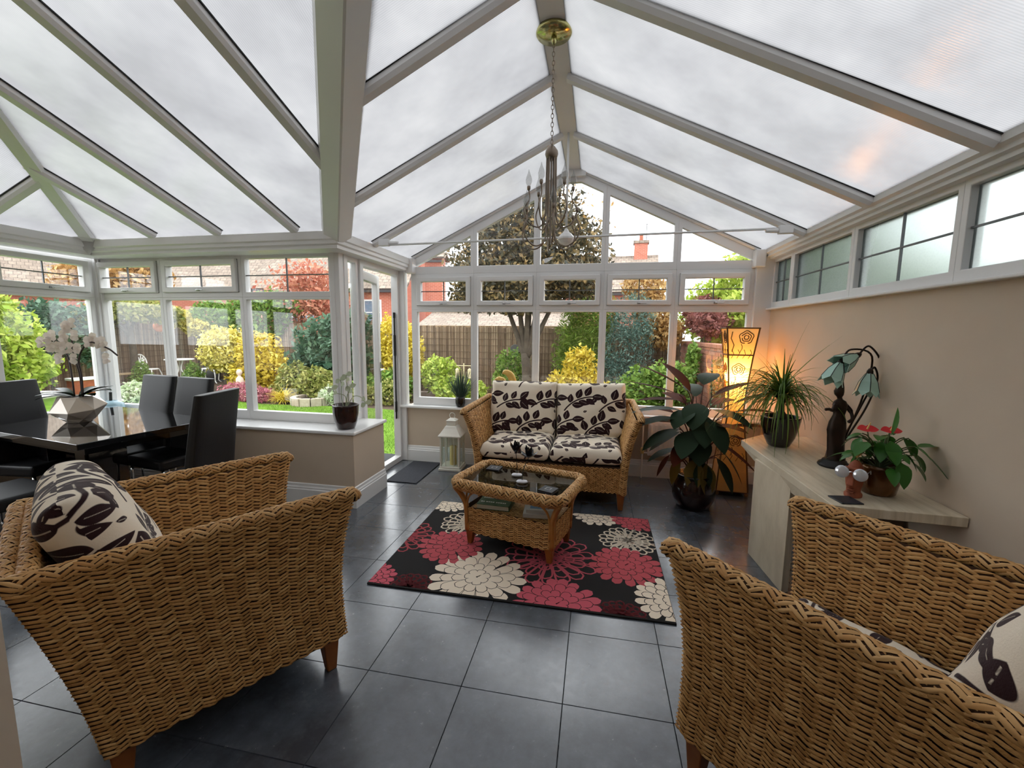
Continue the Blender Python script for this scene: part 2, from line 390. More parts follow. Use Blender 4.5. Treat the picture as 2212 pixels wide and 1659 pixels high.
# sills
struct('trim_1', MB().box(-2.19, 4.49, SILL, 1.60, 4.62, SILL + .028), 'gloss_white', 'white window sill along the gable wall', bevel=.008)
struct('trim_2', MB().prism([(-4.56, 3.155, SILL), (-1.945, 3.155, SILL), (-1.945, 3.725, SILL), (-2.25, 3.725, SILL), (-2.25, 3.47, SILL), (-4.86, 3.47, SILL), (-4.86, .5, SILL), (-4.56, .5, SILL)], (0, 0, .028)), 'gloss_white', 'deep white sill board under the bay windows', bevel=.008)
def skirt(name, pts, label, side=1, h=.18, t=.022):
    """moulded skirting following a floor line; pts run so the room lies on side"""
    prof = [(0, 0), (t, 0), (t, h * .70), (t * .75, h * .74), (t * .75, h * .80), (t * .45, h * .86), (t * .4, h * .97), (0, h)]
    P = [Vector((p[0], p[1], 0)) for p in pts]; b = MB(); rows = []
    for i, p in enumerate(P):
        d0 = (P[i] - P[i - 1]).normalized() if i else (P[1] - P[0]).normalized()
        d1 = (P[i + 1] - P[i]).normalized() if i < len(P) - 1 else d0
        n0 = Vector((-d0.y, d0.x, 0)) * side; n1 = Vector((-d1.y, d1.x, 0)) * side
        m_ = (n0 + n1); m_ = m_ / max(.2, m_.dot(n0))
        rows.append([p + m_ * a + Vector((0, 0, c)) for a, c in prof])
    k = len(prof); vs = [v for r in rows for v in r]
    fs = [(i * k + j, i * k + j + 1, (i + 1) * k + j + 1, (i + 1) * k + j) for i in range(len(P) - 1) for j in range(k - 1)]
    fs += [tuple(range(k)), tuple(range((len(P) - 1) * k, len(P) * k))]
    b.add(vs, fs); return struct(name, b, 'gloss_white', label)
skirt('baseboard_back', [(-2.16, 4.56), (1.62, 4.56)], 'white skirting board along the gable wall', -1)
skirt('baseboard_right', [(1.62, 4.56), (1.62, -1.6)], 'white skirting board along the plain right wall', -1)
skirt('baseboard_bay', [(-4.53, .5), (-4.53, 3.18), (-1.97, 3.18), (-1.97, 3.70)], 'white moulded skirting around the bay plinth', -1)
# ------------------------------------------------------------------ glazing
WN = [0]
def mapper(kind):
    return {'back': lambda u, z, d: (u, YBK - d, z), 'bay': lambda u, z, d: (u, YBAY - d, z), 'door': lambda u, z, d: (XD + d, u, z),
            'left': lambda u, z, d: (XL + d, u, z), 'right': lambda u, z, d: (XR - d, u, z)}[kind]
def frame(par, P, poly, fws, d0, d1, name='frame', bevel=.004, m='upvc'):
    """ring of profile between polygon poly (u,z) and its inset; fws: one width per edge"""
    n = len(poly); q = [Vector((a, b)) for a, b in poly]
    ins = []
    for i in range(n):
        e0 = (q[i] - q[i - 1]).normalized(); e1 = (q[(i + 1) % n] - q[i]).normalized()
        n0 = Vector((-e0.y, e0.x)); n1 = Vector((-e1.y, e1.x)); w0, w1 = fws[i - 1], fws[i]
        den = n0.x * n1.y - n0.y * n1.x
        if abs(den) < 1e-6: ins.append(q[i] + n0 * w0)
        else: ins.append(q[i] + Vector(((w0 * n1.y - w1 * n0.y) / den, (w1 * n0.x - w0 * n1.x) / den)))
    off = Vector(P(0, 0, d1)) - Vector(P(0, 0, d0))
    MB().ring([P(a, b, d0) for a, b in poly], [P(v.x, v.y, d0) for v in ins], off).build(name, m, par, bevel=bevel)
    return [(v.x, v.y) for v in ins]
def pane(par, P, poly, d=-.03, m='glass', th=.006):
    off = Vector(P(0, 0, d + th)) - Vector(P(0, 0, d))
    return MB().prism([P(a, b, d) for a, b in poly], off).build('pane', m, par)
def rect(a, b, c, d): return [(a, c), (b, c), (b, d), (a, d)]
def leadbars(par, P, r, d=-.02):
    (u0, z0), (u1, z1) = r[0], r[2]; um, zm = (u0 + u1) / 2, (z0 + z1) / 2; t = .0045
    A = MB(); off = Vector(P(0, 0, .012)) - Vector(P(0, 0, 0))
    A.prism([P(a, b, d) for a, b in rect(um - t, um + t, z0, z1)], off); A.build('lead_bar', 'lead', par)
    A = MB(); A.prism([P(a, b, d + .001) for a, b in rect(u0, u1, zm - t, zm + t)], off); A.build('lead_bar', 'lead', par)
def catch(par, P, u, z, s=1):
    """window fastener: base, stem and lever"""
    b = MB()
    for (a0, a1, c0, c1, e0, e1) in ((-.016, .016, -.010, .010, 0, .014), (-.010, .010, -.008, .006, .014, .028), (0, .075, -.003, .005, .024, .032)):
        off = Vector(P(0, 0, e1)) - Vector(P(0, 0, e0)); b.prism([P(u + s * x, z + y, e0 + .028) for x, y in rect(a0, a1, c0, c1)], off)
    b.build('handle', 'steel', par, bevel=.003)
def gasket(par, P, r, d):
    b = MB(); off = Vector(P(0, 0, .004)) - Vector(P(0, 0, 0)); t = .004
    b.ring([P(a, c, d) for a, c in r], [P(a + (t if i in (0, 3) else -t), c + (t if i < 2 else -t), d) for i, (a, c) in enumerate(r)], off).build('gasket', 'gasket', par)
def window(kind, u0, u1, z0, zt, z1, opener=True, gable=None, fl=.036, fr=.036, label=None, lead=True):
    WN[0] += 1
    P = mapper(kind); par = empty('window_%d' % WN[0], P((u0 + u1) / 2, z0, 0), kind='structure', label=label)
    inv = Matrix.Translation(-par.location)
    G = lambda u, z, d: tuple(Vector(P(u, z, d)) - par.location)
    ins = frame(par, G, rect(u0, u1, z0, zt), [.085, fr, .022, fl], -.06, 0)
    pane(par, G, ins)
    ins = frame(par, G, rect(u0, u1, zt, z1), [.045, fr, .035, fl], -.06, 0)
    if opener:
        gasket(par, G, ins, -.002)
        i2 = frame(par, G, ins, [.05] * 4, -.045, .028, 'sash', .008)
        pane(par, G, i2, -.02); leadbars(par, G, i2, -.014)
        um = (u0 + u1) / 2; catch(par, G, um, ins[0][1] + .02)
    else:
        pane(par, G, ins)
        if lead: leadbars(par, G, ins, -.024)
    if gable:
        ins = frame(par, G, gable[0], gable[1], -.06, 0); pane(par, G, ins)
    return par
def zroof(x): return 3.178 - .483 * abs(x + .28)
mu = [-2.06, -1.331, -.644, .0534, .7549, 1.50]
names_ = ['beside the open door', 'behind the lavender pot', 'in the middle of the gable', 'right of the gable centre', 'behind the tall paper lamp']
for i in range(5):
    a, b = mu[i], mu[i + 1]; zb = 2.125
    if a < -.28 < b: poly = [(a, zb), (b, zb), (b, zroof(b) - .02), (-.28 + .10, zroof(-.18) - .02), (-.28 - .10, zroof(-.38) - .02), (a, zroof(a) - .02)]; fw_ = [.08, .036, .10, .10, .10, .036]
    else:
        poly = [(a, zb), (b, zb), (b, zroof(b) - .02), (a, zroof(a) - .02)]; fw_ = [.08, .036, .10, .036]
    if i == 0: fw_[-1] = .02; poly[-1] = (a, max(zb + .06, zroof(a) - .02))
    if i == 4: fw_[1] = .02
    window('back', a, b, SILL + .028, 1.735, zb, True, (poly, fw_), .036 if i else .07, .036 if i < 4 else .07, 'white framed gable window ' + names_[i])
# bay and left-hand windows
bx = [-4.80, -4.072, -3.172, -2.20]; bx = [-4.86, -4.06, -3.175, -2.20]
bl = ['next to the glazed corner', 'in the middle of the bay', 'nearest the garden door']
for i in range(3):
    window('bay', bx[i], bx[i + 1], SILL + .028, 1.79, 2.165, i < 2, None, .036 if i else .06, .036 if i < 2 else .10, 'white framed bay window ' + bl[i])
ly = [3.42, 2.62, 1.9, 1.2, .6]
for i in range(4):
    window('left', ly[i + 1], ly[i], SILL + .028, 1.79, 2.165, i % 2 == 0, None, .036, .036 if i else .09, 'white framed side window, number %s from the bay corner' % ['one', 'two', 'three', 'four'][i])
# clerestory of obscured glass
ry = [4.56, 4.15, 3.25, 2.40, 1.55, .7, -.15, -1.6]
for i in range(7):
    WN[0] += 1; P = mapper('right'); par = empty('window_%d' % WN[0], P((ry[i] + ry[i + 1]) / 2, 1.745, 0), kind='structure', label='obscured glass window high in the right wall, %s from the gable' % ['first', 'second', 'third', 'fourth', 'fifth', 'sixth', 'seventh'][i])
    G = lambda u, z, d: tuple(Vector(P(u, z, d)) - par.location)
    r = frame(par, G, rect(ry[i + 1], ry[i], 1.745, 2.215), [.055, .036, .045, .036], -.06, .01)
    pane(par, G, r, -.03, 'frost', .008); leadbars(par, G, r, -.021)
struct('trim_3', MB().box(1.575, -1.6, 1.728, 1.64, 4.56, 1.745), 'upvc', 'white ledge under the obscured windows', bevel=.005)
# corner posts
struct('trim_4', MB().prism([(-2.27, 3.40, .658), (-2.185, 3.40, .658), (-2.185, 3.52, .658), (-2.27, 3.52, .658)], (0, 0, 1.51)).box(-2.275, 3.395, .658, -2.225, 3.43, 2.16).box(-2.215, 3.47, .658, -2.178, 3.53, 2.16), 'upvc', 'white corner post between bay and door', bevel=.006)
struct('trim_5', MB().box(-4.90, 3.38, .658, -4.77, 3.50, 2.17).box(-4.80, 3.40, .658, -4.755, 3.45, 2.17), 'upvc', 'white corner post at the far end of the bay', bevel=.006)
struct('trim_6', MB().box(-2.24, 4.53, .0, -2.12, 4.62, 2.2), 'upvc', 'white post between door and gable wall', bevel=.006)
struct('trim_7', MB().box(1.47, 4.54, 1.0, 1.64, 4.66, 2.25).box(1.47, 4.54, .658, 1.62, 4.66, 1.0), 'upvc', 'white corner post between gable and right wall', bevel=.006)
# door with sidelight
WN[0] += 1; P = mapper('door')
sl = empty('window_%d' % WN[0], (XD, 3.6, .658), kind='structure', label='narrow white sidelight window beside the open door')
G = lambda u, z, d: tuple(Vector(P(u, z, d)) - sl.location)
r = frame(sl, G, rect(3.50, 3.735, .658, 2.165), [.07, .045, .05, .03], -.06, 0); pane(sl, G, r)
dr = empty('door_1', (XD, 4.1, 0), kind='structure', label='white glazed garden door standing ajar')
G = lambda u, z, d: tuple(Vector(P(u, z, d)) - dr.location)
MB().ring([G(*p, -.06) for p in rect(3.735, 4.55, .0, 2.165)], [G(*p, -.06) for p in rect(3.79, 4.495, .06, 2.10)], (.08, 0, 0)).build('frame', 'upvc', dr, bevel=.004)
b = MB(); b.box(0, 0, 0, .004, .03, 1.2); b.box(-.003, -.004, .72, .006, .034, .95); b.box(-.003, -.004, .08, .006, .034, .2); b.box(-.003, -.004, 1.5 - .36, .006, .034, 1.2)
b.build('lock_keep', 'blackmetal', dr, loc=G(4.46, .50, -.02))
leafo = MB(); lw, lh = .72, 2.03
leafo.ring([(-.05, 0, 0), (-.05, lw, 0), (-.05, lw, lh), (-.05, 0, lh)], [(-.05, .085, .13), (-.05, lw - .085, .13), (-.05, lw - .085, lh - .09), (-.05, .085, lh - .09)], (.06, 0, 0))
lf = leafo.build('door_leaf', 'upvc', dr, bevel=.006, loc=G(3.785, .065, -.07)); lf.rotation_euler = (0, 0, math.radians(11))
MB().box(-.025, .085, .13, -.019, lw - .085, lh - .09).build('pane', 'glass', lf)
MB().box(-.002, lw - .06, .85, .016, lw - .03, 1.08).tube([(.016, lw - .045, 1.0), (.05, lw - .045, 1.0), (.055, lw - .17, 1.0)], .008).build('handle', 'chrome', lf)
MB().box(-.045, lw, .82, .004, lw + .004, 1.12).build('lock_plate', 'blackmetal', lf)
# ------------------------------------------------------------------ eaves fascias (stepped boards)
def fascia(name, pts, side, zs, label):
    """stepped cover board: list of (offset outwards, z) profile swept along pts"""
    P = [Vector((p[0], p[1], 0)) for p in pts]; b = MB(); rows = []
    for i, p in enumerate(P):
        d0 = (P[i] - P[i - 1]).normalized() if i else (P[1] - P[0]).normalized()
        d1 = (P[i + 1] - P[i]).normalized() if i < len(P) - 1 else d0
        n0 = Vector((-d0.y, d0.x, 0)) * side; n1 = Vector((-d1.y, d1.x, 0)) * side
        m_ = (n0 + n1); m_ = m_ / max(.2, m_.dot(n0)); rows.append([p + m_ * a + Vector((0, 0, c)) for a, c in zs])
    k = len(zs); vs = [v for r in rows for v in r]
    fs = [(i * k + j, i * k + (j + 1) % k, (i + 1) * k + (j + 1) % k, (i + 1) * k + j) for i in range(len(P) - 1) for j in range(k)]
    fs += [tuple(range(k - 1, -1, -1)), tuple(range((len(P) - 1) * k, len(P) * k))]
    b.add(vs, fs); return struct(name, b, 'upvc', label)
pf = [(0, 2.285), (0, 2.225), (.012, 2.215), (.012, 2.19), (.03, 2.18), (.03, 2.155), (.25, 2.155), (.25, 2.27)]
fascia('trim_8', [(-4.525, .5), (-4.525, 3.18), (-2.04, 3.18), (-2.04, 4.52)], 1, pf, 'stepped white eaves board over bay windows and door')
pf2 = [(0, 2.30), (0, 2.255), (.02, 2.245), (.02, 2.225), (.045, 2.22), (.045, 2.20), (.2, 2.20), (.2, 2.27)]
fascia('trim_9', [(1.53, -1.6), (1.53, 4.56)], -1, pf2, 'stepped white eaves board over the obscured windows')
b = MB(); b.prism([(-4.57, 3.06, 2.285), (-4.40, 3.23, 2.285), (-4.40, 3.14, 2.285), (-4.48, 3.06, 2.285)], (0, 0, .005))
b.add([(-4.56, 3.08, 2.283), (-4.43, 3.21, 2.283), (-4.525, 3.17, 2.15)], [(0, 1, 2), (2, 1, 0)])
b.build('corner_cap', 'upvc', bpy.data.objects['trim_8'])
for x, s in ((-2.05, -1), (1.49, 1)):
    MB().prism([(x - .045, 4.50, 2.13), (x + .045, 4.50, 2.13), (x + .055, 4.60, 2.13), (x - .055, 4.60, 2.13)], (0, 0, .16)).build('corner_cap', 'upvc', bpy.data.objects['trim_8' if s < 0 else 'trim_9'], bevel=.008)
# ------------------------------------------------------------------ roof: ceiling of opal sheets on white bars
ceil = empty('ceiling', (0, 0, 0), kind='structure', label='glazed roof of opal ribbed sheets between white bars')
YM = [4.66, 3.756, 2.952, 2.157, 1.36, .56, -.24, -1.04, -1.85]
mS, bS, lS = .483, .354, .40
def zmain(x): return 3.165 - mS * abs(x + .28)
def zbay(y): return 2.315 + bS * (3.18 - y)
def zleft(x): return 2.315 + lS * (x + 4.525)
def valley_x(y): return -2.04 + (3.18 - y) * .685          # plan line of the valley
def valley_y(x): return 3.18 - (x + 2.04) / .685
def hip_y(x): return 3.18 - (x + 4.525) * lS / bS
def sheet(poly, zf, m):
    me = MB().prism([(x, y, zf(x, y)) for x, y in poly], (0, 0, .016)).build('roof_sheet', m, ceil).data
    me.materials.append(M['clear'])
    for p in me.polygons[1:]: p.material_index = 1
def bar(a, b, w=.075, h=.05, name='roof_bar'):
    a, b = Vector(a), Vector(b); d = (b - a).normalized(); s_ = d.cross(Vector((0, 0, 1))).normalized(); n_ = s_.cross(d)
    pr = [(-w / 2, 0), (w / 2, 0), (w / 2, -h * .6), (w / 2 - .012, -h), (-w / 2 + .012, -h), (-w / 2, -h * .6)]
    MB().prism([a + s_ * p + n_ * q_ for p, q_ in pr], b - a).build(name, 'upvc', ceil)
    MB().prism([a + s_ * p + n_ * q_ for p, q_ in ((-w / 2 - .008, .001), (w / 2 + .008, .001), (w / 2 + .008, -.006), (-w / 2 - .008, -.006))], b - a).build('roof_bar_gasket', 'gasket', ceil)
for i in range(len(YM) - 1):
    y1, y0 = YM[i], YM[i + 1]
    sheet([(-.30, y0), (1.72, y0), (1.72, y1), (-.30, y1)], lambda x, y: zmain(x), 'polyY')
    if y0 >= 3.18: pl = [(-2.2, y0), (-.26, y0), (-.26, y1), (-2.2, y1)]
    elif y1 > 3.18: pl = [(valley_x(y0), y0), (-.26, y0), (-.26, y1), (-2.2, y1), (-2.2, 3.18), (-2.04, 3.18)]
    elif y0 > .86: pl = [(valley_x(y0), y0), (-.26, y0), (-.26, y1), (valley_x(y1), y1)]
    elif y1 > .86: pl = [(-1.5, y0), (-.26, y0), (-.26, y1), (valley_x(y1), y1), (-1.5, .86)]; pl = [(-1.5, y0), (-.26, y0), (-.26, y1), (-.72, y1), (-.9, .86)]
    else: pl = [(-1.5, y0), (-.26, y0), (-.26, y1), (-1.5, y1)]
    sheet(pl, lambda x, y: zmain(x), 'polyY')
for y in YM[1:-1]:
    bar((1.54, y, zmain(1.54)), (-.22, y, zmain(-.22)))
    xl = -2.05 if y > 3.18 else max(valley_x(y), -2.05) if y > .86 else -1.2
    bar((xl, y, zmain(xl)), (-.34, y, zmain(-.34)))
bar((1.5, 4.59, zmain(1.5)), (-.2, 4.59, zmain(-.2)), .06, .03); bar((-2.04, 4.59, zmain(-2.04)), (-.36, 4.59, zmain(-.36)), .06, .03)
BXs = [-4.525, -3.797, -3.136, -2.41, -1.70, -.99, -.28]
for i in range(len(BXs) - 1):
    x0, x1 = BXs[i], BXs[i + 1]
    def top(x): return max(hip_y(x), .86)
    def bot(x): return 3.18 if x <= -2.04 else valley_y(x)
    pl = [(x0, top(x0)), (x1, top(x1))]
    if x0 < -2.4 < x1: pl = [(x0, top(x0)), (-2.4, .86), (x1, .86)]
    pl += [(x1, bot(x1) + (.12 if x1 <= -2.04 else 0))]
    if x0 < -2.04 < x1: pl += [(-2.04, 3.18)]
    pl += [(x0, bot(x0) + (.12 if x0 < -2.04 else 0))]
    sheet(pl, lambda x, y: zbay(y), 'polyX')
for x in BXs[1:-1]:
    yb = 3.17 if x < -2.04 else valley_y(x); yt = max(hip_y(x), .86)
    bar((x, yb, zbay(yb)), (x, yt, zbay(yt)))
LY = [3.18, 2.48, 1.78, 1.08, .45]
for i in range(4):
    y1, y0 = LY[i], LY[i + 1]
    def hx(y): return -4.525 + (3.18 - y) * bS / lS if y > .86 else -2.4
    pl = [(-4.65, y0), (hx(y0), y0)] + ([(-2.4, .86)] if y0 < .86 < y1 else []) + [(hx(y1), y1), (-4.65, y1)]
    sheet(pl, lambda x, y: zleft(x), 'polyY')
for y in LY[1:-1]: bar((-4.51, y, zleft(-4.51)), (hx(y), y, zleft(hx(y))))
MB().prism([(-2.42, .45, 3.15), (-.28, .45, 3.15), (-.28, .88, 3.17), (-2.42, .88, 3.17)], (0, 0, .016)).build('roof_sheet', 'polyX', ceil)
bar((-4.52, 3.175, 2.32), (-2.4, .86, 3.17), .10, .06, 'hip_bar')
# ridge beam, valley beam
MB().prism([(-.36, -1.85, 3.115), (-.20, -1.85, 3.115), (-.20, -1.85, 3.17), (-.36, -1.85, 3.17)], (0, 6.45, 0)).build('ridge_beam', 'upvc', ceil, bevel=.01)
MB().box(-2.4, .78, 3.09, -.3, .94, 3.16).build('ridge_beam', 'upvc', ceil, bevel=.01)
A = Vector((-2.04, 3.18, 2.285)); B = Vector((-.45, .86, 3.10)); d = (B - A).normalized(); s_ = d.cross(Vector((0, 0, 1))).normalized(); n_ = s_.cross(d)
pr = [(-.115, .055), (.115, .055), (.105, -.005), (.006, -.075), (-.006, -.075), (-.105, -.005)]
MB().prism([A - d * .10 + s_ * p + n_ * q_ for p, q_ in pr], (B - A) + d * .1).build('valley_beam', 'upvc', ceil)
MB().box(-.40, 4.53, 3.05, -.16, 4.66, 3.172).build('apex_block', 'upvc', ceil)
# tie rod with king rod and boss
YT = 3.735
MB().tube([(-1.90, YT, 2.275), (1.36, YT, 2.305)], .009, 8).build('tie_rod', 'upvc', ceil, smooth=True)
MB().tube([(-.28, YT, 3.12), (-.28, YT, 2.3)], .009, 8).build('king_rod', 'upvc', ceil, smooth=True)
MB().lathe([(.012, -.06), (.05, -.045), (.072, -.015), (.072, .0), (.045, .03), (.025, .045), (.012, .07)], 10, (-.28, YT, 2.288)).build('tie_boss', 'upvc', ceil)
for x, s in ((-1.93, -1), (1.39, 1)):
    MB().box(x - .05, YT - .022, 2.265, x + .05, YT + .022, 2.325).tube([(x - s * .05, YT, 2.29), (x - s * .14, YT, 2.29)], [.02, .014]).build('tie_bracket', 'upvc', ceil, bevel=.01)
# ------------------------------------------------------------------ woven furniture
def weave(name, S, nu, nv, parent, lenf=1.62, hh=.0085, m='wicker', wrap=False, tilt=.30, core=True, u0=0., u1=1.):
    """S(u,v)->(point, normal).  Staggered lens-shaped strands over a dark core; real relief, one mesh."""
    V = []; F = []; prof = ((0, .22, -.15), (.2, .78, .62), (.5, 1, 1), (.8, .78, .62), (1, .22, -.15))
    rr = random.Random(11)
    for i in range(nu):
        uc = u0 + (u1 - u0) * (i + .5) / nu; du = (u1 - u0) / nu * lenf * .5
        for j in range(nv):
            vc = (j + (.5 if i % 2 else 0) + .25) / nv
            if vc > .995: continue
            dv = 1 / nv * .40; tl = (tilt if i % 2 else -tilt) * (.8 + .4 * rr.random()) / nv * 2; jit = (rr.random() - .5) * .25 / nv
            h = hh * (.85 + .3 * rr.random()); o = len(V)
            for t, wd, hg in prof:
                for k in (-1, 0, 1):
                    u = uc + (t - .5) * 2 * du; v = vc + (t - .5) * 2 * tl + jit + k * wd * dv
                    u = u % 1 if wrap else min(max(u, u0), u1); v = min(max(v, 0), 1)
                    p, n = S(u, v); V.append(p + n * (h * hg * (1 if k == 0 else .35)))
            for a in range(4):
                b = o + 3 * a; F += [(b, b + 3, b + 4, b + 1), (b + 1, b + 4, b + 5, b + 2)]
    V = np.array([tuple(p) for p in V])
    ob = npmesh(name, V, F, m, parent, smooth=True, kind='stuff')
    if core:
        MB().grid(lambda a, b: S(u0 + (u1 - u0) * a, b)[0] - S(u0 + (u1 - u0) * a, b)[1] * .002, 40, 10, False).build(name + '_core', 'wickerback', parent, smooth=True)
    return ob
def woven_roll(name, path, parent, rad, closed=False, col=.034, rows=9, hh=.006, m='rim', tilt=.55, lenf=1.75):
    """edge roll covered in plaited strands that run along it"""
    P = [Vector(p) for p in path]; N = len(P); L = [0.]
    for i in range(N if closed else N - 1): L.append(L[-1] + (P[(i + 1) % N] - P[i]).length)
    tot = L[-1]
    def at(s):
        s = s % tot if closed else min(max(s, 0), tot); k = 0
        while k < len(L) - 2 and L[k + 1] < s: k += 1
        return P[k % N].lerp(P[(k + 1) % N], (s - L[k]) / max(1e-9, L[k + 1] - L[k]))
    def S(u, v):
        s = u * tot; p = at(s); d = (at(s + .012) - at(s - .012)).normalized()
        sd = d.cross(Vector((0, 0, 1))); sd = sd.normalized() if sd.length > .2 else d.cross(Vector((1, 0, 0))).normalized(); nn = sd.cross(d)
        a = 2 * PI * v - PI / 2; r = sd * math.cos(a) + nn * math.sin(a); return p + r * rad, r
    o = weave(name, S, max(6, int(tot / col)), rows, parent, lenf, hh, m, closed, tilt, core=False)
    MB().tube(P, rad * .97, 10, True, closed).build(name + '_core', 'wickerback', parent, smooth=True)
    return o
def rope(name, path, parent, R=.016, r=.0155, strands=3, pitch=.085, n=6, m='rim', closed=False, flat=1.):
    """plaited edge: strands twisted round the path"""
    P = [Vector(p) for p in path]
    if closed: P = P + [P[0]]
    L = [0]
    for a, b in zip(P, P[1:]): L.append(L[-1] + (b - a).length)
    tot = L[-1]; N = max(8, int(tot / .011)); mb = MB()
    def at(s):
        s = min(max(s, 0), tot); k = 0
        while k < len(L) - 2 and L[k + 1] < s: k += 1
        t = (s - L[k]) / max(1e-9, L[k + 1] - L[k]); return P[k].lerp(P[k + 1], t)
    turns = round(tot / pitch)
    for q in range(strands):
        pts = []; nrm = None
        for i in range(N + 1):
            s = tot * i / N; p = at(s); d = (at(s + .01) - at(s - .01)).normalized()
            sd = d.cross(Vector((0, 0, 1))); sd = sd.normalized() if sd.length > .2 else d.cross(Vector((1, 0, 0))).normalized(); nn = sd.cross(d)
            a = 2 * PI * (turns * i / N + q / strands)
            pts.append(p + sd * (math.cos(a) * R) + nn * (math.sin(a) * R * flat))
        mb.tube(pts, r, n)
    return mb.build(name, m, parent, smooth=True, kind='stuff')
ZB, ZT = .15, .80
def wicker_seat(name, loc, rz, hwb, label, cat, hwt, depth=.77, rake=.17, seatz=.36, group=None, dens=1.0, ftip=.04):
    """hwb / hwt: half widths at floor and at arm top.  Local +Y is the front, origin under the middle."""
    t = empty(name, loc, rz, label, cat, group); th = .055; H = ZT - ZB
    def flare(z): k = (z - ZB) / H; return hwb + (hwt - hwb) * k ** 2.3
    def yb(z): k = (z - ZB) / H; return -depth / 2 - rake * k ** 1.25
    def yf(z): k = (z - ZB) / H; return depth / 2 - .018 * math.sin(PI * k) + ftip * k ** 4
    for s in (1, -1):
        def S(u, v, s=s):
            z = ZB + H * v; xo = flare(z); a, b = yb(z), yf(z); L = b - a; c = PI * th / 2; tot = 2 * L + c; q = u * tot
            k = (z - ZB) / H; nz = -(hwt - hwb) * 2.3 * k ** 1.3 / H; nl = math.sqrt(1 + nz * nz)
            if q < L: return Vector((s * xo, a + q, z)), Vector((s / nl, 0, nz / nl))
            if q > L + c: return Vector((s * (xo - th), b - (q - L - c), z)), Vector((-s / nl, 0, -nz / nl))
            an = (q - L) / c * PI; return Vector((s * (xo - th / 2 + math.cos(an) * th / 2), b + math.sin(an) * th / 2, z)), Vector((s * math.cos(an), math.sin(an), 0))
        weave('arm_weave', S, int(50 * dens), int(42 * dens), t)
        z = ZT + .012; xo = flare(ZT) - th / 2 + .008
        woven_roll('arm_rim', [(s * xo, yb(ZT) + .0, z)] + [(s * xo, yb(ZT) + (yf(ZT) - yb(ZT)) * i / 8, z) for i in range(1, 8)] + [(s * xo, yf(ZT) + .012, z - .002), (s * (xo), yf(ZT) + .026, z - .03)], t, .024)
    wi = hwb
    def Sb(u, v):
        z = ZB + H * v; hw = flare(z) - .02; th2 = .06; L = 2 * hw
        q = u * (2 * L)
        k = (z - ZB) / H; ny = rake * 1.25 * max(k, .01) ** .25 / H; nl = math.sqrt(1 + ny * ny)
        if q < L: return Vector((-hw + q, yb(z), z)), Vector((0, -1 / nl, -ny / nl))
        return Vector((hw - (q - L), yb(z) + th2, z)), Vector((0, 1 / nl, ny / nl))
    weave('back_weave', Sb, int(84 * dens * (hwb / .36)), int(42 * dens), t)
    hw = flare(ZT)
    for k, (dy, dz) in enumerate(((.014, .012), (.056, .014))):
        woven_roll('back_rim', [(-hw + .02 + (2 * hw - .04) * i / 10, yb(ZT) + dy - .012, ZT + dz) for i in range(11)], t, .022, rows=8)
    def Sf(u, v): return Vector((wi - .03 - (2 * wi - .06) * u, depth / 2 - .012, ZB + (seatz - ZB) * v)), Vector((0, 1, 0))
    weave('seat_front_weave', Sf, int(36 * dens * hwb / .36), int(14 * dens), t)
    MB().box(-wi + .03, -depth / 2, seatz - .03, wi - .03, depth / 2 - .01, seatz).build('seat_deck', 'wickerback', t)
    for x in (-1, 1):
        for y in (-1, 1):
            X, Y = x * (hwb - .045), y * (depth / 2 - .045)
            MB().add([(X - .020 + .004 * x, Y - .02 + .004 * y, 0), (X + .02 + .004 * x, Y - .02 + .004 * y, 0), (X + .02 + .004 * x, Y + .02 + .004 * y, 0), (X - .02 + .004 * x, Y + .02 + .004 * y, 0),
                      (X - .036, Y - .036, ZB + .02), (X + .036, Y - .036, ZB + .02), (X + .036, Y + .036, ZB + .02), (X - .036, Y + .036, ZB + .02)],
                     [(0, 3, 2, 1), (4, 5, 6, 7), (0, 1, 5, 4), (1, 2, 6, 5), (2, 3, 7, 6), (3, 0, 4, 7)]).build('leg', 'wood', t, bevel=.005)
    return t
# --- printed cushions
def leaf_print(seed):
    rr = random.Random(seed); L = []; ST = []
    for i in range(-2, 3):
        for j in range(-2, 3):
            bx_, by_ = i * .20 + (j % 2) * .10 + rr.uniform(-.012, .012), j * .165 + rr.uniform(-.012, .012)
            a = .95 + rr.uniform(-.25, .25); p = [bx_ - .085 * math.cos(a), by_ - .085 * math.sin(a)]
            for k in range(8):
                q = [p[0] + .024 * math.cos(a), p[1] + .024 * math.sin(a)]; ST.append((*p, *q, .0042)); p = q; a -= .13
                if k in (1, 3, 5):
                    for s in (1, -1):
                        l = rr.uniform(.029, .038); an = a + s * (.95 + rr.uniform(-.2, .2))
                        L.append((p[0] + math.cos(an) * (l + .012), p[1] + math.sin(an) * (l + .012), an, l, l * .58))
            L.append((p[0] + math.cos(a) * .03, p[1] + math.sin(a) * .03, a, .036, .02))
            an = rr.uniform(0, 6.28); cx, cy = bx_ + .105, by_ - .01
            for s in (0, PI): L.append((cx + .017 * math.cos(an + s), cy + .017 * math.sin(an + s), an + s + .5, .024, .014))
            L.append((bx_ - .02, by_ + .098, rr.uniform(0, 3), .012, .007))
    return L, ST
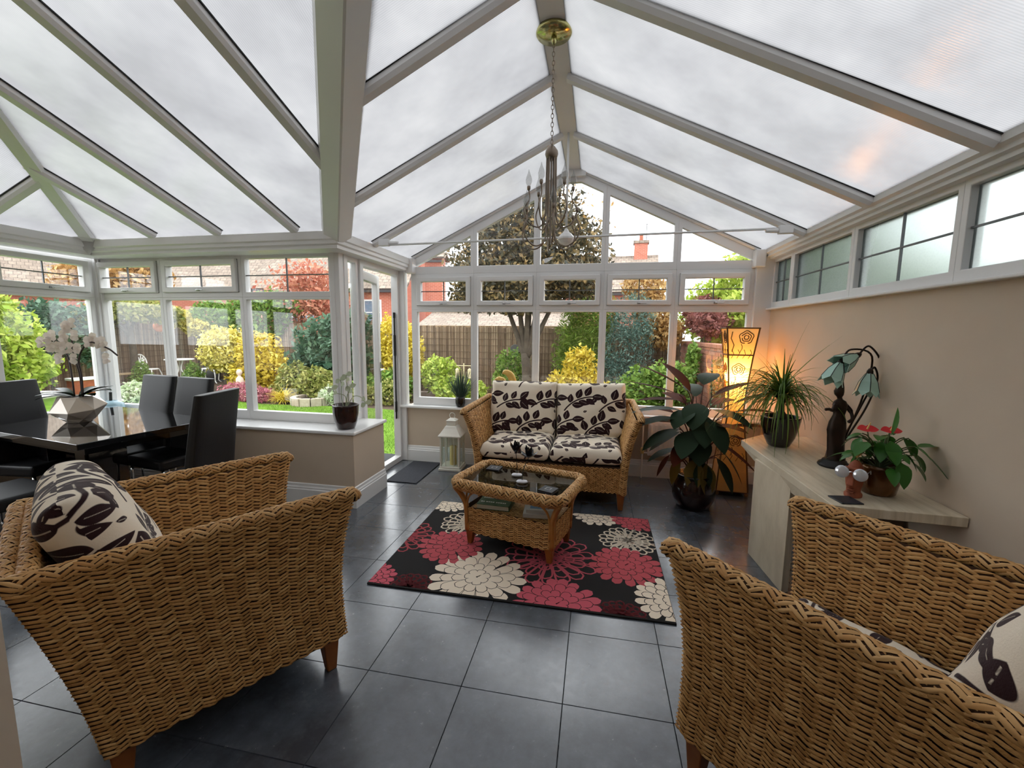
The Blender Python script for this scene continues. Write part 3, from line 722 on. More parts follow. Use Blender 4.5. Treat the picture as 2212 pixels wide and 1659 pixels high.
def sdf(X, Y, pr, sc=1.):
    L, ST = pr; d = np.full(X.shape, -1.0)
    for cx, cy, a, l, w in L:
        cx, cy, l, w = cx * sc, cy * sc, l * sc, w * sc
        s_ = (X - cx) * math.cos(a) + (Y - cy) * math.sin(a); t_ = -(X - cx) * math.sin(a) + (Y - cy) * math.cos(a)
        e = w * (1 - (s_ / l) ** 2) * (1 - .25 * np.clip(s_ / l, -1, 1)) - np.abs(t_)
        vein = np.abs(t_ - .12 * w) - .0007 * sc
        e = np.where((s_ > -.7 * l) & (s_ < .55 * l), np.minimum(e, np.maximum(vein, -1)), e)
        d = np.maximum(d, e)
    for x0, y0, x1, y1, w in ST:
        x0, y0, x1, y1, w = x0 * sc, y0 * sc, x1 * sc, y1 * sc, w * sc
        dx, dy = x1 - x0, y1 - y0; k = np.clip(((X - x0) * dx + (Y - y0) * dy) / (dx * dx + dy * dy), 0, 1)
        d = np.maximum(d, w - np.hypot(X - x0 - k * dx, Y - y0 - k * dy))
    return d
def cushion(name, wd, ht, T, label, loc, rot, seed=1, n=130, edge=.2, r=.06, puff=.02, group=None, sc=1., sag=0):
    """soft box cushion: wd x ht, thickness T, rounded welted edges, leaf print"""
    a = np.linspace(-1, 1, n); A, B = np.meshgrid(a, a)
    def ax(A, half):
        t = np.clip((np.abs(A) - (1 - edge)) / edge, 0, 1); th = t * PI / 2
        x = np.where(np.abs(A) < 1 - edge, np.abs(A) / (1 - edge) * (half - r), half - r + r * np.sin(th))
        return np.sign(A) * x, 1 - np.cos(th)
    x, dx = ax(A, wd / 2); y, dy = ax(B, ht / 2); dr = np.clip(np.sqrt(dx ** 2 + dy ** 2), 0, 1)
    rn = np.random.RandomState(seed); ph = rn.uniform(0, 6, 6)
    z = T / 2 * (1 - dr) + puff * (1 - np.clip(np.abs(x) / (wd / 2), 0, 1) ** 2) * (1 - np.clip(np.abs(y) / (ht / 2), 0, 1) ** 2)
    wr = .004 * (np.sin(x * 17 + y * 9 + ph[0]) + np.sin(y * 23 - x * 13 + ph[1])) * (1 - dr)
    px, py = A * wd * .58 + .03 * seed, B * ht * .62 - .02 * seed
    V = np.stack([x, y, z + wr], -1).reshape(-1, 3); V2 = np.stack([x, y, -z * .9 + wr * .3], -1).reshape(-1, 3)
    if sag:
        for W in (V, V2): W[:, 2] -= sag * (W[:, 0] / (wd / 2)) ** 2
    pat = leaf_print(seed); D = sdf(px, py, pat, sc).ravel(); D2 = sdf(px + .09, -py + .05, pat, sc).ravel()
    I = np.arange(n * n).reshape(n, n); q = np.stack([I[:-1, :-1], I[:-1, 1:], I[1:, 1:], I[1:, :-1]], -1).reshape(-1, 4)
    o = npmesh(name, np.concatenate([V, V2]), np.concatenate([q, q[:, ::-1] + n * n]), 'print', None, True, attr=np.concatenate([D, D2]))
    bm = bmesh.new(); bm.from_mesh(o.data); bmesh.ops.remove_doubles(bm, verts=bm.verts, dist=1e-5); bm.to_mesh(o.data); bm.free()
    o.location = loc; o.rotation_euler = rot
    tag(o, label, 'cushion', group); return o
# sofa (front towards -Y), cushions on it
SX, SY = -.372, 3.955
sofa = wicker_seat('wicker_sofa', (SX, SY, 0), PI, .655, 'two-seat woven seagrass sofa with wooden legs under the gable windows', 'sofa', .765, .77, .10, .37)
R_ = math.radians
for k, x in enumerate((-.31, .31)):
    cushion('seat_cushion', .61, .66, .135, 'leaf-print seat cushion of the sofa, %s half' % ('left' if k == 0 else 'right'), (SX + x, SY - .045, .445), (0, 0, 0), 3 + k, 170, .22, .05, .018, 'sofa cushions', 1.8)
    cushion('back_cushion', .67, .54, .16, 'leaf-print back cushion of the sofa, %s half' % ('left' if k == 0 else 'right'), (SX + x * 1.09, SY + .285, .735), (R_(76), R_(0 if k == 0 else -2), 0), 5 + k, 170, .25, .06, .024, 'sofa cushions', 1.8)
# left armchair: forward (.531,.847); right armchair: forward (-.65,.76)
chL = wicker_seat('wicker_armchair', (-1.56, 1.433, 0), math.atan2(-.531, .847), .345, 'woven seagrass armchair on the left, seen from its side', 'armchair', .40, .77, .15, group='seagrass armchairs')
chR = wicker_seat('wicker_armchair', (.835, 1.325, 0), math.atan2(.65, .76), .345, 'woven seagrass armchair in the right foreground', 'armchair', .40, .77, .15, group='seagrass armchairs')
def on_chair(ch, p): 
    c, s = math.cos(ch.rotation_euler.z), math.sin(ch.rotation_euler.z); return (ch.location.x + c * p[0] - s * p[1], ch.location.y + s * p[0] + c * p[1], p[2])
for ch, nm, sd in ((chL, 'left', 11), (chR, 'right', 14)):
    rz = ch.rotation_euler.z
    cushion('seat_cushion', .55, .64, .13, 'leaf-print seat cushion lying in the %s armchair' % nm, on_chair(ch, (0, .03, .432)), (0, 0, rz), sd, 90, .22, .05, .015, 'armchair cushions', 1.5)
    cushion('back_cushion', .56, .52, .19, 'leaf-print back cushion propped upright in the %s armchair' % nm, on_chair(ch, (0, -.315, .745)), (R_(66), 0, rz + PI), sd + 1, 220, .3, .08, .03, 'armchair cushions', 1.5)
# ------------------------------------------------------------------ coffee table
CT = empty('coffee_table', (-.50, 2.86, .012), R_(-15), 'small woven coffee table with dark glass top on the flowered rug', 'table')
def rrect(hx, hy, r, z, n=6):
    P = []
    for cx, cy, a0 in ((hx - r, hy - r, 0), (-hx + r, hy - r, 90), (-hx + r, -hy + r, 180), (hx - r, -hy + r, 270)):
        P += [(cx + r * math.cos(R_(a0 + 90 * i / n)), cy + r * math.sin(R_(a0 + 90 * i / n)), z) for i in range(n + 1)]
    return P
for k, (dx, z, R, r) in enumerate(((.0, .452, .022, .0145), (-.012, .425, .014, .012))):
    woven_roll('rim', rrect(.395 + dx, .25 + dx, .075, z), CT, R + r * .75, True, .03, 9)
MB().prism([(p[0], p[1], .452) for p in rrect(.368, .223, .06, 0)], (0, 0, .008)).build('glass_top', 'glasstop', CT)
bz0, bz1 = .085, .275
def Sw(u, v):
    hx, hy = .318 + .012 * v, .182 + .012 * v; L = [2 * hx, 2 * hy]; tot = 2 * sum(L); q = u * tot; z = bz0 + (bz1 - bz0) * v
    if q < L[0]: return Vector((-hx + q, -hy, z)), Vector((0, -1, 0))
    q -= L[0]
    if q < L[1]: return Vector((hx, -hy + q, z)), Vector((1, 0, 0))
    q -= L[1]
    if q < L[0]: return Vector((hx - q, hy, z)), Vector((0, 1, 0))
    q -= L[0]; return Vector((-hx, hy - q, z)), Vector((-1, 0, 0))
weave('basket_weave', Sw, 66, 14, CT, 1.5, .006)
def Ss(u, v): return Vector((-.315 + .63 * u, -.18 + .36 * v, .25)), Vector((0, 0, 1))
weave('shelf_weave', Ss, 26, 26, CT, 1.5, .003)
for x in (-1, 1):
    for y in (-1, 1):
        MB().tube(spline([(x * .315, y * .18, .10), (x * .318, y * .182, .22), (x * .325, y * .19, .30), (x * .352, y * .212, .37), (x * .385, y * .24, .425)], 4), [.019] * 16 + [.016], 10).build('leg', 'cane', CT, smooth=True)
        MB().add([(x * .30 - .016, y * .165 - .016, 0), (x * .30 + .016, y * .165 - .016, 0), (x * .30 + .016, y * .165 + .016, 0), (x * .30 - .016, y * .165 + .016, 0),
                  (x * .296 - .028, y * .162 - .028, .10), (x * .296 + .028, y * .162 - .028, .10), (x * .296 + .028, y * .162 + .028, .10), (x * .296 - .028, y * .162 + .028, .10)],
                 [(0, 3, 2, 1), (4, 5, 6, 7), (0, 1, 5, 4), (1, 2, 6, 5), (2, 3, 7, 6), (3, 0, 4, 7)]).build('foot', 'wood', CT, bevel=.004)
    for y in (-1, 1):
        MB().tube(spline([(x * .305, y * .197, .16), (x * .308, y * .2, .28), (x * .285, y * .205, .36), (x * .22, y * .212, .405), (x * .13, y * .218, .418)], 5), .008, 6).build('cane_arch', 'cane', CT, smooth=True)
        MB().tube(spline([(x * .332, y * .165, .16), (x * .334, y * .168, .28), (x * .345, y * .14, .36), (x * .36, y * .09, .41)], 5), .008, 6).build('cane_arch', 'cane', CT, smooth=True)
MB().box(-.36, -.215, .425, .36, -.195, .445).box(-.36, .195, .425, .36, .215, .445).build('top_rail', 'cane', CT)
def ct(x, y, z): c, s = math.cos(R_(-15)), math.sin(R_(-15)); return (-.50 + c * x - s * y, 2.86 + s * x + c * y, z)
# things on the table
ZG = .4722
for k, (x, y, rz, n, lb) in enumerate(((-.27, .13, -8, 1, 'single square slate coaster at the far left of the glass top'), (.265, -.125, -22, 2, 'stack of square slate coasters near the right front of the glass top'))):
    c = empty('coaster_set', ct(x, y, ZG), R_(rz), lb, 'coaster')
    for q in range(n): MB().box(-.05, -.05, q * .011, .05, .05, q * .011 + .009).build('coaster', 'slate', c, bevel=.002)
    z = n * .011 - .0018
    MB().ring([(-.02, -.02, z), (.02, -.02, z), (.02, .02, z), (-.02, .02, z)], [(-.014, -.014, z), (.014, -.014, z), (.014, .014, z), (-.014, .014, z)], (0, 0, .0008)).build('square_mark', M['steel'], c)
M['pebble'] = mat('polished_pebble', (.62, .62, .66, 1), .12, .3)
M['blackpetal'] = mat('black_glass_petal', (.012, .010, .012, 1), .12, 0, .7)
for k, (x, y, sx, sy, hz, lb) in enumerate(((-.045, .055, -.01, .0, .17, 'black metal flower ornament on a silver pebble, the taller bud'), (.045, -.055, .03, .09, .15, 'black metal flower ornament on a silver pebble, the open bloom'))):
    f = empty('flower_ornament', ct(x, y, ZG), 0, lb, 'ornament', 'flower ornaments on the glass table')
    MB().lathe([(.0, 0), (.032, .001), (.042, .009), (.034, .018), (.0, .022)], 20, (0, 0, 0), 1, .7).build('pebble_base', 'pebble', f, smooth=True)
    MB().tube(bez((0, 0, .02), (0, 0, .07), (sx * .2, sy * .2, .11), (sx, sy, hz), 8), .0028, 6).build('stem', 'blackmetal', f)
    rr = random.Random(k)
    for q in range(13):
        a = q * 2.4; el = (1.2 if q < 5 else .75) if k == 0 else (1.0 if q < 5 else .35)
        d = Vector((math.cos(a) * math.cos(el), math.sin(a) * math.cos(el), math.sin(el)))
        MB().leaf((sx, sy, hz), d, (0, 0, 1), .082 + .018 * rr.random(), .036, -.6, .3, 5).build('petal', 'blackpetal', f, smooth=True)
# books on the shelf
def book(name, pos, rz, w_, d_, h_, cover, label, pages='pages'):
    b = empty(name, pos, rz, label, 'book')
    MB().box(-w_ / 2, -d_ / 2, 0, w_ / 2, d_ / 2, .003).box(-w_ / 2, -d_ / 2, h_ - .003, w_ / 2, d_ / 2, h_).box(w_ / 2 - .003, -d_ / 2, 0, w_ / 2, d_ / 2, h_).build('cover', cover, b)
    MB().box(-w_ / 2 + .004, -d_ / 2 + .005, .003, w_ / 2 - .003, d_ / 2 - .005, h_ - .003).build('page_block', pages, b)
    return b
M['pages'] = mat('paper_pages', lin(224, 216, 200), .8)
M['bookgreen'] = mat('green_cover', lin(52, 82, 50), .4, nz=(30, lin(78, 102, 72), .12))
M['printred'] = mat('red_print', lin(150, 62, 58), .5); M['printwhite'] = mat('white_print', lin(232, 228, 220), .5)
M['printblue'] = mat('blue_print', lin(110, 146, 186), .5)
bk = book('hardback_book', ct(-.165, -.03, .2665), R_(-3), .235, .20, .036, 'bookgreen', 'thick green hardback lying on the table shelf, left')
MB().lathe([(.0, 0), (.042, 0), (.042, .0008), (.0, .0008)], 14, (.02, .045, .0361), 1.25, .8).build('cover_flower', 'printred', bk)
b = MB(); rr = random.Random(2); x = -.1
while x < .09:
    l = rr.uniform(.008, .014); b.box(x, -.055, .0361, x + l, -.040, .0366); x += l + .004 + (.008 if rr.random() < .25 else 0)
b.build('cover_lettering', 'printwhite', bk)
b = MB(); x = -.1
while x < -.03: b.box(x, .02, .0361, x + .011, .034, .0366); x += .015
b.build('cover_lettering', 'printwhite', bk)
M['boxwhite'] = mat('pale_card', lin(206, 202, 196), .5)
bx_ = empty('boxed_notecards', ct(.17, -.01, .2665), R_(4), 'pale boxed set with a blue picture on the table shelf, right', 'box')
MB().box(-.115, -.10, 0, .115, .10, .03).build('lower_box', 'boxwhite', bx_, bevel=.003)
MB().box(-.095, -.085, .030, .095, .085, .052).build('upper_box', 'boxwhite', bx_, bevel=.003)
MB().box(-.07, -.06, .0521, .06, .07, .0527).build('blue_picture', 'printblue', bx_)
# ------------------------------------------------------------------ flowered rug
RX0, RX1, RY0, RY1 = -1.295, .455, 2.176, 3.455
rug = MB().box(RX0, RY0, 0.0005, RX1, RY1, .010).build('rug', 'rugblack', bevel=.004)
tag(rug, 'black rug with large cream and rose chrysanthemum flowers under the coffee table', 'rug')
def clip(poly, z):
    for ax, lim, sg in ((0, RX0 + .004, 1), (0, RX1 - .004, -1), (1, RY0 + .012, 1), (1, RY1 - .012, -1)):
        out = []
        for i, p in enumerate(poly):
            q = poly[i - 1]; ip = (p[ax] - lim) * sg >= 0; iq = (q[ax] - lim) * sg >= 0
            if ip != iq:
                t = (lim - q[ax]) / (p[ax] - q[ax]); out.append((q[0] + t * (p[0] - q[0]), q[1] + t * (p[1] - q[1])))
            if ip: out.append(p)
        poly = out
        if len(poly) < 3: return None
    return poly
def petal(cx, cy, a, r0, r1, w, n=12):
    c, s = math.cos(a), math.sin(a); up_ = []; dn = []
    for i in range(n + 1):
        t = i / n; r = r0 + (r1 - r0) * t; h = w * (.25 + .75 * t ** .8) * (math.sqrt(max(0, 1 - ((t - .66) / .34) ** 2)) if t > .66 else 1)
        up_.append((cx + c * r - s * h, cy + s * r + c * h)); dn.append((cx + c * r + s * h, cy + s * r - c * h))
    return dn + up_[::-1]
FL = [('cf', -.67, 2.37, .30), ('rf', -.95, 2.70, .235), ('rf', .23, 2.70, .235), ('pf', -.17, 2.21, .25), ('cf', .47, 2.37, .22), ('rf', .35, 3.40, .19), ('cf', .05, 3.44, .20),
      ('wo', .27, 3.05, .20), ('wo', -.93, 3.07, .22), ('ro', -.26, 2.69, .31), ('ro', -1.36, 2.78, .24), ('do', -1.04, 2.18, .15), ('do', .17, 2.17, .14), ('cf', -1.19, 3.42, .18), ('pf', -1.31, 2.24, .16), ('cf', -.50, 3.46, .20), ('rf', -.45, 3.12, .16)]
FL.sort(key=lambda f: f[0][1] == 'f')
for k, (ty, cx, cy, R) in enumerate(FL):
    col = {'c': 'rugcream', 'r': 'rugred', 'p': 'rugpink', 'w': 'rugcream', 'd': 'rugdark'}[ty[0]]
    if ty == 'ro': col = 'rugred' if k % 2 else 'rugpink'
    b = MB(); rr = random.Random(k); lay = [(1.0, .34, 17), (.78, .2, 14), (.52, .08, 11), (.27, .02, 7)]
    gb = MB()
    for q, (ro, ri, n) in enumerate(lay):
        for i in range(n):
            a = 2 * PI * (i + .5 * q) / n + rr.uniform(-.05, .05); rm = R * ro * rr.uniform(.95, 1.04)
            zz = .0103 + .00022 * q + .00002 * (i % 3) + .0002 * (k % 4 if ty[1] == 'f' else 0) + (.0006 if ty[1] == 'f' else 0)
            pt = petal(cx, cy, a, R * ri, rm, PI * R * (ro * .92) / n * (.93 if ty[1] == 'f' else 1.0)); P = clip(pt, zz)
            if ty[1] == 'f':
                pb = petal(cx, cy, a, R * ri * .95, rm + .004, PI * R * ro * .92 / n * .93 + .0045); Pb = clip(pb, zz)
                if Pb and q: gb.add([(x, y, zz - .00012) for x, y in Pb], [tuple(range(len(Pb)))])
                if P: b.add([(x, y, zz) for x, y in P], [tuple(range(len(P)))])
            else:
                n_ = len(pt); t_ = .0055
                for e in range(n_):
                    p, q_ = Vector(pt[e]), Vector(pt[(e + 1) % n_]); d_ = q_ - p
                    if d_.length < 1e-4: continue
                    s_ = Vector((-d_.y, d_.x)).normalized() * t_; d2 = d_.normalized() * .002
                    P = clip([tuple(p - s_ - d2), tuple(q_ - s_ + d2), tuple(q_ + s_ + d2), tuple(p + s_ - d2)], zz)
                    if P: b.add([(x, y, zz) for x, y in P], [tuple(range(len(P)))])
    if b.f: b.build('woven_flower', col, rug)
    if gb.f: gb.build('flower_outline', 'rugblack', rug)
# door mat
dm = MB().box(-2.03, 3.82, 0, -1.70, 4.50, .010).build('door_mat', 'mat', bevel=.004); tag(dm, 'charcoal ribbed door mat on the tiles by the open door', 'mat')
# ------------------------------------------------------------------ pots and plants
def pot(par, prof, m, n=28, soil=None, **kw):
    o = MB().lathe(prof, n, **kw).build('pot', m, par, smooth=True)
    if soil: MB().lathe([(0, soil[1] + .004), (soil[0] * .6, soil[1] + .006), (soil[0], soil[1])], n, **kw).build('soil', 'soil', par)
    return o
M['calathea'] = leafmat('calathea_leaf', [(34, 48, 34), (58, 80, 62), (40, 54, 38), (74, 94, 78)], .6, .10, .12)
M['calathea_under'] = leafmat('calathea_wine_leaf', [(62, 26, 20), (82, 38, 24), (48, 22, 18)], .7, .15, .08)
M['calathea_old'] = leafmat('calathea_olive_leaf', [(96, 98, 34), (124, 88, 34)], .5, .2)
M['winestem'] = mat('wine_stem', lin(84, 44, 36), .5)
M['palm'] = leafmat('ponytail_leaf', [(58, 92, 32), (86, 118, 42), (112, 138, 62)], .4, .25)
M['anth'] = leafmat('anthurium_leaf', [(36, 84, 32), (54, 104, 40), (72, 124, 50)], .3, .25)
M['anthred'] = leafmat('anthurium_flower', [(206, 34, 46), (226, 62, 68)], .3, .25)
M['orchleaf'] = leafmat('orchid_leaf', [(22, 38, 22), (34, 54, 32)], .3, .1)
M['orchflower'] = leafmat('orchid_petal', [(218, 206, 194), (232, 222, 212), (206, 186, 180)], .5, .35)
M['palegreen'] = leafmat('pale_orchid_petal', [(160, 172, 140), (190, 196, 168)], .5, .3)
M['lavgrass'] = leafmat('grey_green_blade', [(54, 74, 66), (78, 98, 86), (66, 88, 70)], .6, .2)
M['straw'] = leafmat('straw_spike', [(206, 192, 148), (224, 212, 176)], .7, .2)
M['greenstem'] = mat('green_stem', lin(70, 84, 44), .5); M['darkstem'] = mat('dark_stem', lin(58, 46, 44), .5)
# --- big calathea in a dark red pot
pl = empty('potted_calathea', (.868, 3.83, 0), 0, 'large dark-leaved calathea in a deep red glazed pot on the tiles', 'plant')
pot(pl, [(.10, 0), (.135, .01), (.172, .09), (.178, .16), (.165, .235), (.152, .262), (.152, .285), (.158, .30), (.140, .30), (.134, .27)], 'ceramic_dark', 32, (.134, .265))
rr = random.Random(21)
def cleaf(a, h, reach, L, W, mm, pitch, droop=.5):
    b0 = Vector((math.cos(a) * .05 * rr.random(), math.sin(a) * .05 * rr.random(), .27)); e = Vector((math.cos(a) * reach, math.sin(a) * reach, h))
    st = bez(b0, (b0.x, b0.y, .27 + (h - .27) * .6), (e.x * .55, e.y * .55, h * .97), e, 8)
    MB().tube(st, [.0055] * 6 + [.004] * 3, 5).build('stem', 'winestem', pl)
    d = Vector((math.cos(a) * math.cos(pitch), math.sin(a) * math.cos(pitch), math.sin(pitch)))
    MB().leaf(e, d, (0, 0, 1), L * 1.12, W * 1.4, droop, .14, 8, 0, .42).build('leaf', mm, pl, smooth=True)
# hand placed crown: angle in degrees seen from above (180 = towards the sofa)
for a, h, rc, L, W, mm, pt, dp in ((172, 1.02, .10, .46, .10, 'calathea_under', .55, .25), (178, .98, .16, .42, .075, 'calathea_under', .30, .2), (190, .93, .12, .38, .11, 'calathea_under', .1, .25),
        (140, 1.0, .08, .34, .12, 'calathea_under', .9, .5), (60, 1.06, .10, .26, .13, 'calathea', .6, .7), (10, .98, .12, .34, .11, 'calathea_under', .45, .3), (-5, .92, .26, .33, .085, 'calathea_under', .45, .3), (330, .86, .24, .30, .10, 'calathea_under', .3, .4),
        (0, .72, .22, .38, .10, 'calathea_under', .12, .3), (350, .66, .24, .32, .09, 'calathea_under', -.25, .4), (20, .78, .22, .36, .10, 'calathea', .2, .5), (340, .60, .16, .34, .08, 'calathea_under', -.5, .3),
        (185, .84, .12, .40, .13, 'calathea', .15, .5), (200, .78, .16, .36, .12, 'calathea', .1, .6), (170, .74, .22, .36, .12, 'calathea', .0, .5), (205, .70, .18, .34, .13, 'calathea', -.3, .4), (185, .66, .14, .28, .12, 'calathea', -.5, .3),
        (225, .86, .10, .24, .14, 'calathea', -.2, .8), (250, .92, .06, .26, .15, 'calathea', -.4, .8), (270, .84, .10, .28, .14, 'calathea', -.7, .5), (290, .80, .14, .30, .13, 'calathea', -.5, .6), (310, .88, .12, .34, .11, 'calathea', .0, .6), (240, .70, .14, .26, .14, 'calathea', -.6, .4), (265, .66, .10, .24, .14, 'calathea', -.9, .3),
        (195, .52, .16, .26, .09, 'calathea', -.2, .5), (200, .44, .14, .22, .10, 'calathea_old', -1.2, .2), (255, .46, .10, .26, .11, 'calathea_old', -1.3, .1), (285, .44, .10, .25, .12, 'calathea', -1.3, .1), (300, .42, .12, .26, .12, 'calathea_old', -1.35, .1), (190, .46, .22, .20, .07, 'calathea_under', -1.0, .2), (320, .48, .18, .28, .10, 'calathea', -.9, .4), (345, .50, .22, .26, .07, 'calathea', -.9, .3),
        (90, .95, .12, .3, .12, 'calathea', .5, .6), (120, .88, .16, .3, .12, 'calathea_under', .4, .5), (40, .88, .18, .3, .12, 'calathea_under', .3, .5), (75, .76, .2, .28, .12, 'calathea', .1, .6), (150, .80, .2, .28, .12, 'calathea_under', .2, .5), (315, .74, .1, .30, .11, 'calathea_under', .2, .5), (230, .60, .1, .28, .12, 'calathea_under', -.4, .5)):
    cleaf(R_(a), h, rc, L, W, mm, pt, dp)
for k in range(26):
    a = rr.uniform(0, 6.28); r = rr.uniform(.0, .09); MB().tube([(math.cos(a) * r, math.sin(a) * r, .265), (math.cos(a) * (r + .03), math.sin(a) * (r + .03), rr.uniform(.55, .8))], .004, 5).build('stem', 'winestem', pl)
# ------------------------------------------------------------------ travertine console
ZC = .715
tv = empty('console_table', (1.36, 2.78, 0), 0, 'travertine-look console table against the plain right wall', 'table')
def L_(pts): return [(x - 1.36, y - 2.78, z) for x, y, z in pts]
MB().prism(L_([(1.615, 2.13, ZC - .045), (1.615, 3.62, ZC - .045), (1.30, 3.62, ZC - .045), (1.085, 3.40, ZC - .045), (1.10, 2.16, ZC - .045)]), (0, 0, .045)).build('top_slab', 'trav', tv, bevel=.003)
MB().prism(L_([(1.087, 3.38, ZC - .045), (1.10, 2.30, ZC - .045), (1.11, 2.55, ZC - .105), (1.105, 3.02, ZC - .11)]), (.035, 0, 0)).build('apron', 'trav', tv)
MB().prism(L_([(1.07, 3.06, 0), (1.115, 3.08, 0), (1.15, 2.62, 0), (1.105, 2.60, 0)]), (0, 0, ZC - .045)).build('leg_panel', 'trav', tv, bevel=.003)
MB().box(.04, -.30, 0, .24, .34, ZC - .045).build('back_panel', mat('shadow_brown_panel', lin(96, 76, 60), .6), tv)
def cz(x, y): return (x, y, ZC + .0005)
# ponytail palm
pp = empty('ponytail_palm', cz(1.285, 3.27), 0, 'ponytail palm with long drooping leaves in a black glazed pot on the console', 'plant')
pot(pp, [(.055, 0), (.07, .01), (.098, .07), (.118, .15), (.124, .205), (.128, .215), (.116, .215), (.108, .19)], 'ceramic_black', 28, (.108, .185))
MB().lathe([(.05, .18), (.045, .215), (.022, .25), (.016, .32), (.02, .38)], 14).build('trunk', 'darkstem', pp, smooth=True)
b = MB(); rr = random.Random(5)
for k in range(330):
    a = rr.uniform(0, 6.28); el = rr.uniform(-.1, 1.45) if k < 190 else rr.uniform(.2, 1.0); L = rr.uniform(.36, .62) if el < 1.1 else rr.uniform(.16, .34)
    if math.cos(a) > .3: L *= .52
    b.leaf((math.cos(a) * .012, math.sin(a) * .012, .36 + rr.uniform(-.06, .06)), (math.cos(a) * math.cos(el), math.sin(a) * math.cos(el), math.sin(el)), (0, 0, 1), L, rr.uniform(.008, .013), rr.uniform(1.2, 2.3) if el < 1.1 else rr.uniform(.1, .6), .3, 9, 0, .15)
b.build('leaf_blades', 'palm', pp, smooth=True, kind='stuff')
for dx, dy, dz in ((.26, -.05, .38), (.05, .0, .30), (.22, .1, .24)):
    MB().leaf((0, 0, .42), (dx, dy, dz), (0, 0, 1), .48, .008, .25, .3, 8, 0, .15).build('long_leaf', 'palm', pp)
# figurine lamp: robed woman under three glass lily shades
fl_ = empty('figurine_lamp', cz(1.425, 2.83), R_(12), 'bronze robed figurine lamp with three green glass lily shades on the console', 'lamp')
MB().lathe([(.078, 0), (.085, .008), (.08, .02), (.066, .028), (.06, .04), (.05, .046)], 28).build('base', 'blackmetal', fl_, smooth=True)
def figure():
    rings = [(.046, .04, .05, 0, 0), (.05, .055, .046, .004, 0), (.046, .10, .04, .002, 0), (.044, .17, .036, -.004, 0), (.048, .22, .038, -.006, 0), (.042, .27, .034, -.004, 0), (.03, .315, .026, 0, 0), (.036, .345, .028, .002, 0), (.042, .375, .028, 0, 0), (.034, .395, .022, -.002, 0), (.014, .408, .013, -.004, 0),
             (.013, .42, .013, -.008, 0), (.022, .435, .024, -.012, 0), (.025, .455, .027, -.014, 0), (.02, .478, .022, -.010, 0), (.012, .497, .014, -.004, 0), (.007, .51, .008, .0, 0)]
    b = MB(); n = 20; vs = []
    for q, (rx, z, ry, ox, oy) in enumerate(rings):
        for i in range(n):
            a = 2 * PI * i / n; fo = 1 + (.09 * math.sin(a * 6 + z * 22) if z < .3 else 0); vs.append((ox + rx * fo * math.cos(a), oy + ry * fo * math.sin(a), z))
    fs = [(j * n + i, j * n + (i + 1) % n, (j + 1) * n + (i + 1) % n, (j + 1) * n + i) for j in range(len(rings) - 1) for i in range(n)] + [tuple(range((len(rings) - 1) * n, len(rings) * n))]
    b.add(vs, fs)
    b.tube(spline([(-.03, -.005, .375), (-.055, -.02, .345), (-.085, -.03, .352), (-.11, -.035, .352)], 4), [.013] * 5 + [.009] * 8, 8)
    b.tube(spline([(.03, .0, .375), (.05, -.02, .34), (.045, -.045, .30), (.02, -.05, .28)], 4), [.013] * 5 + [.009] * 8, 8)
    return b
figure().build('figurine', 'bronze', fl_, smooth=True)
M['lily'] = mat('green_stained_glass', lin(150, 188, 172), .2, 0, .5, isl=[lin(122, 166, 146), lin(158, 194, 178), lin(186, 212, 202)])
arms = [((.045, .0, .16), (.13, 0, .42), (.16, 0, .66), (.03, 0, .70), (-.035, -.02, .63), (-.5, -.1, -1)), ((.045, .01, .16), (.15, .01, .40), (.22, .0, .60), (.14, .0, .72), (.075, .0, .668), (-1, -.1, -.5)), ((.045, -.01, .16), (.14, -.02, .36), (.18, -.03, .52), (.14, -.05, .60), (.115, -.05, .575), (-.15, -.1, -1))]
for k, (p0, p1, p2, p3, p4, dr_) in enumerate(arms):
    MB().tube(spline([p0, p1, p2, p3, p4], 7), .0055, 7).build('arm', 'bronze', fl_, smooth=True)
    sh = empty('lily_shade', p4); sh.parent = fl_; sh.rotation_euler = Vector(dr_).to_track_quat('Z', 'Y').to_euler()
    MB().lathe([(.008, -.02), (.016, -.005), (.018, .012), (.012, .02)], 12).build('shade_cap', 'bronze', sh, smooth=True)
    n = 6
    for i in range(n):
        a0, a1 = 2 * PI * i / n, 2 * PI * (i + 1) / n; am = (a0 + a1) / 2; vs = []
        for (r, z) in ((.018, .01), (.044, .06), (.058, .115)): vs += [(r * math.cos(a0 + .03), r * math.sin(a0 + .03), z), (r * math.cos(a1 - .03), r * math.sin(a1 - .03), z)]
        vs.append((.066 * math.cos(am), .066 * math.sin(am), .145))
        vs2 = [(x * .94, y * .94, z) for x, y, z in vs]; f = [(0, 1, 3, 2), (2, 3, 5, 4), (4, 5, 6)]; m7 = 7
        MB().add(vs + vs2, f + [tuple(i_ + m7 for i_ in reversed(q)) for q in f] + [(4, 6, 13, 11), (6, 5, 12, 13)]).build('glass_petal', 'lily', sh)
        MB().tube([(r * math.cos(a0), r * math.sin(a0), z) for r, z in ((.0185, .01), (.0445, .06), (.0585, .115))], .0022, 5).build('lead_came', 'blackmetal', sh)
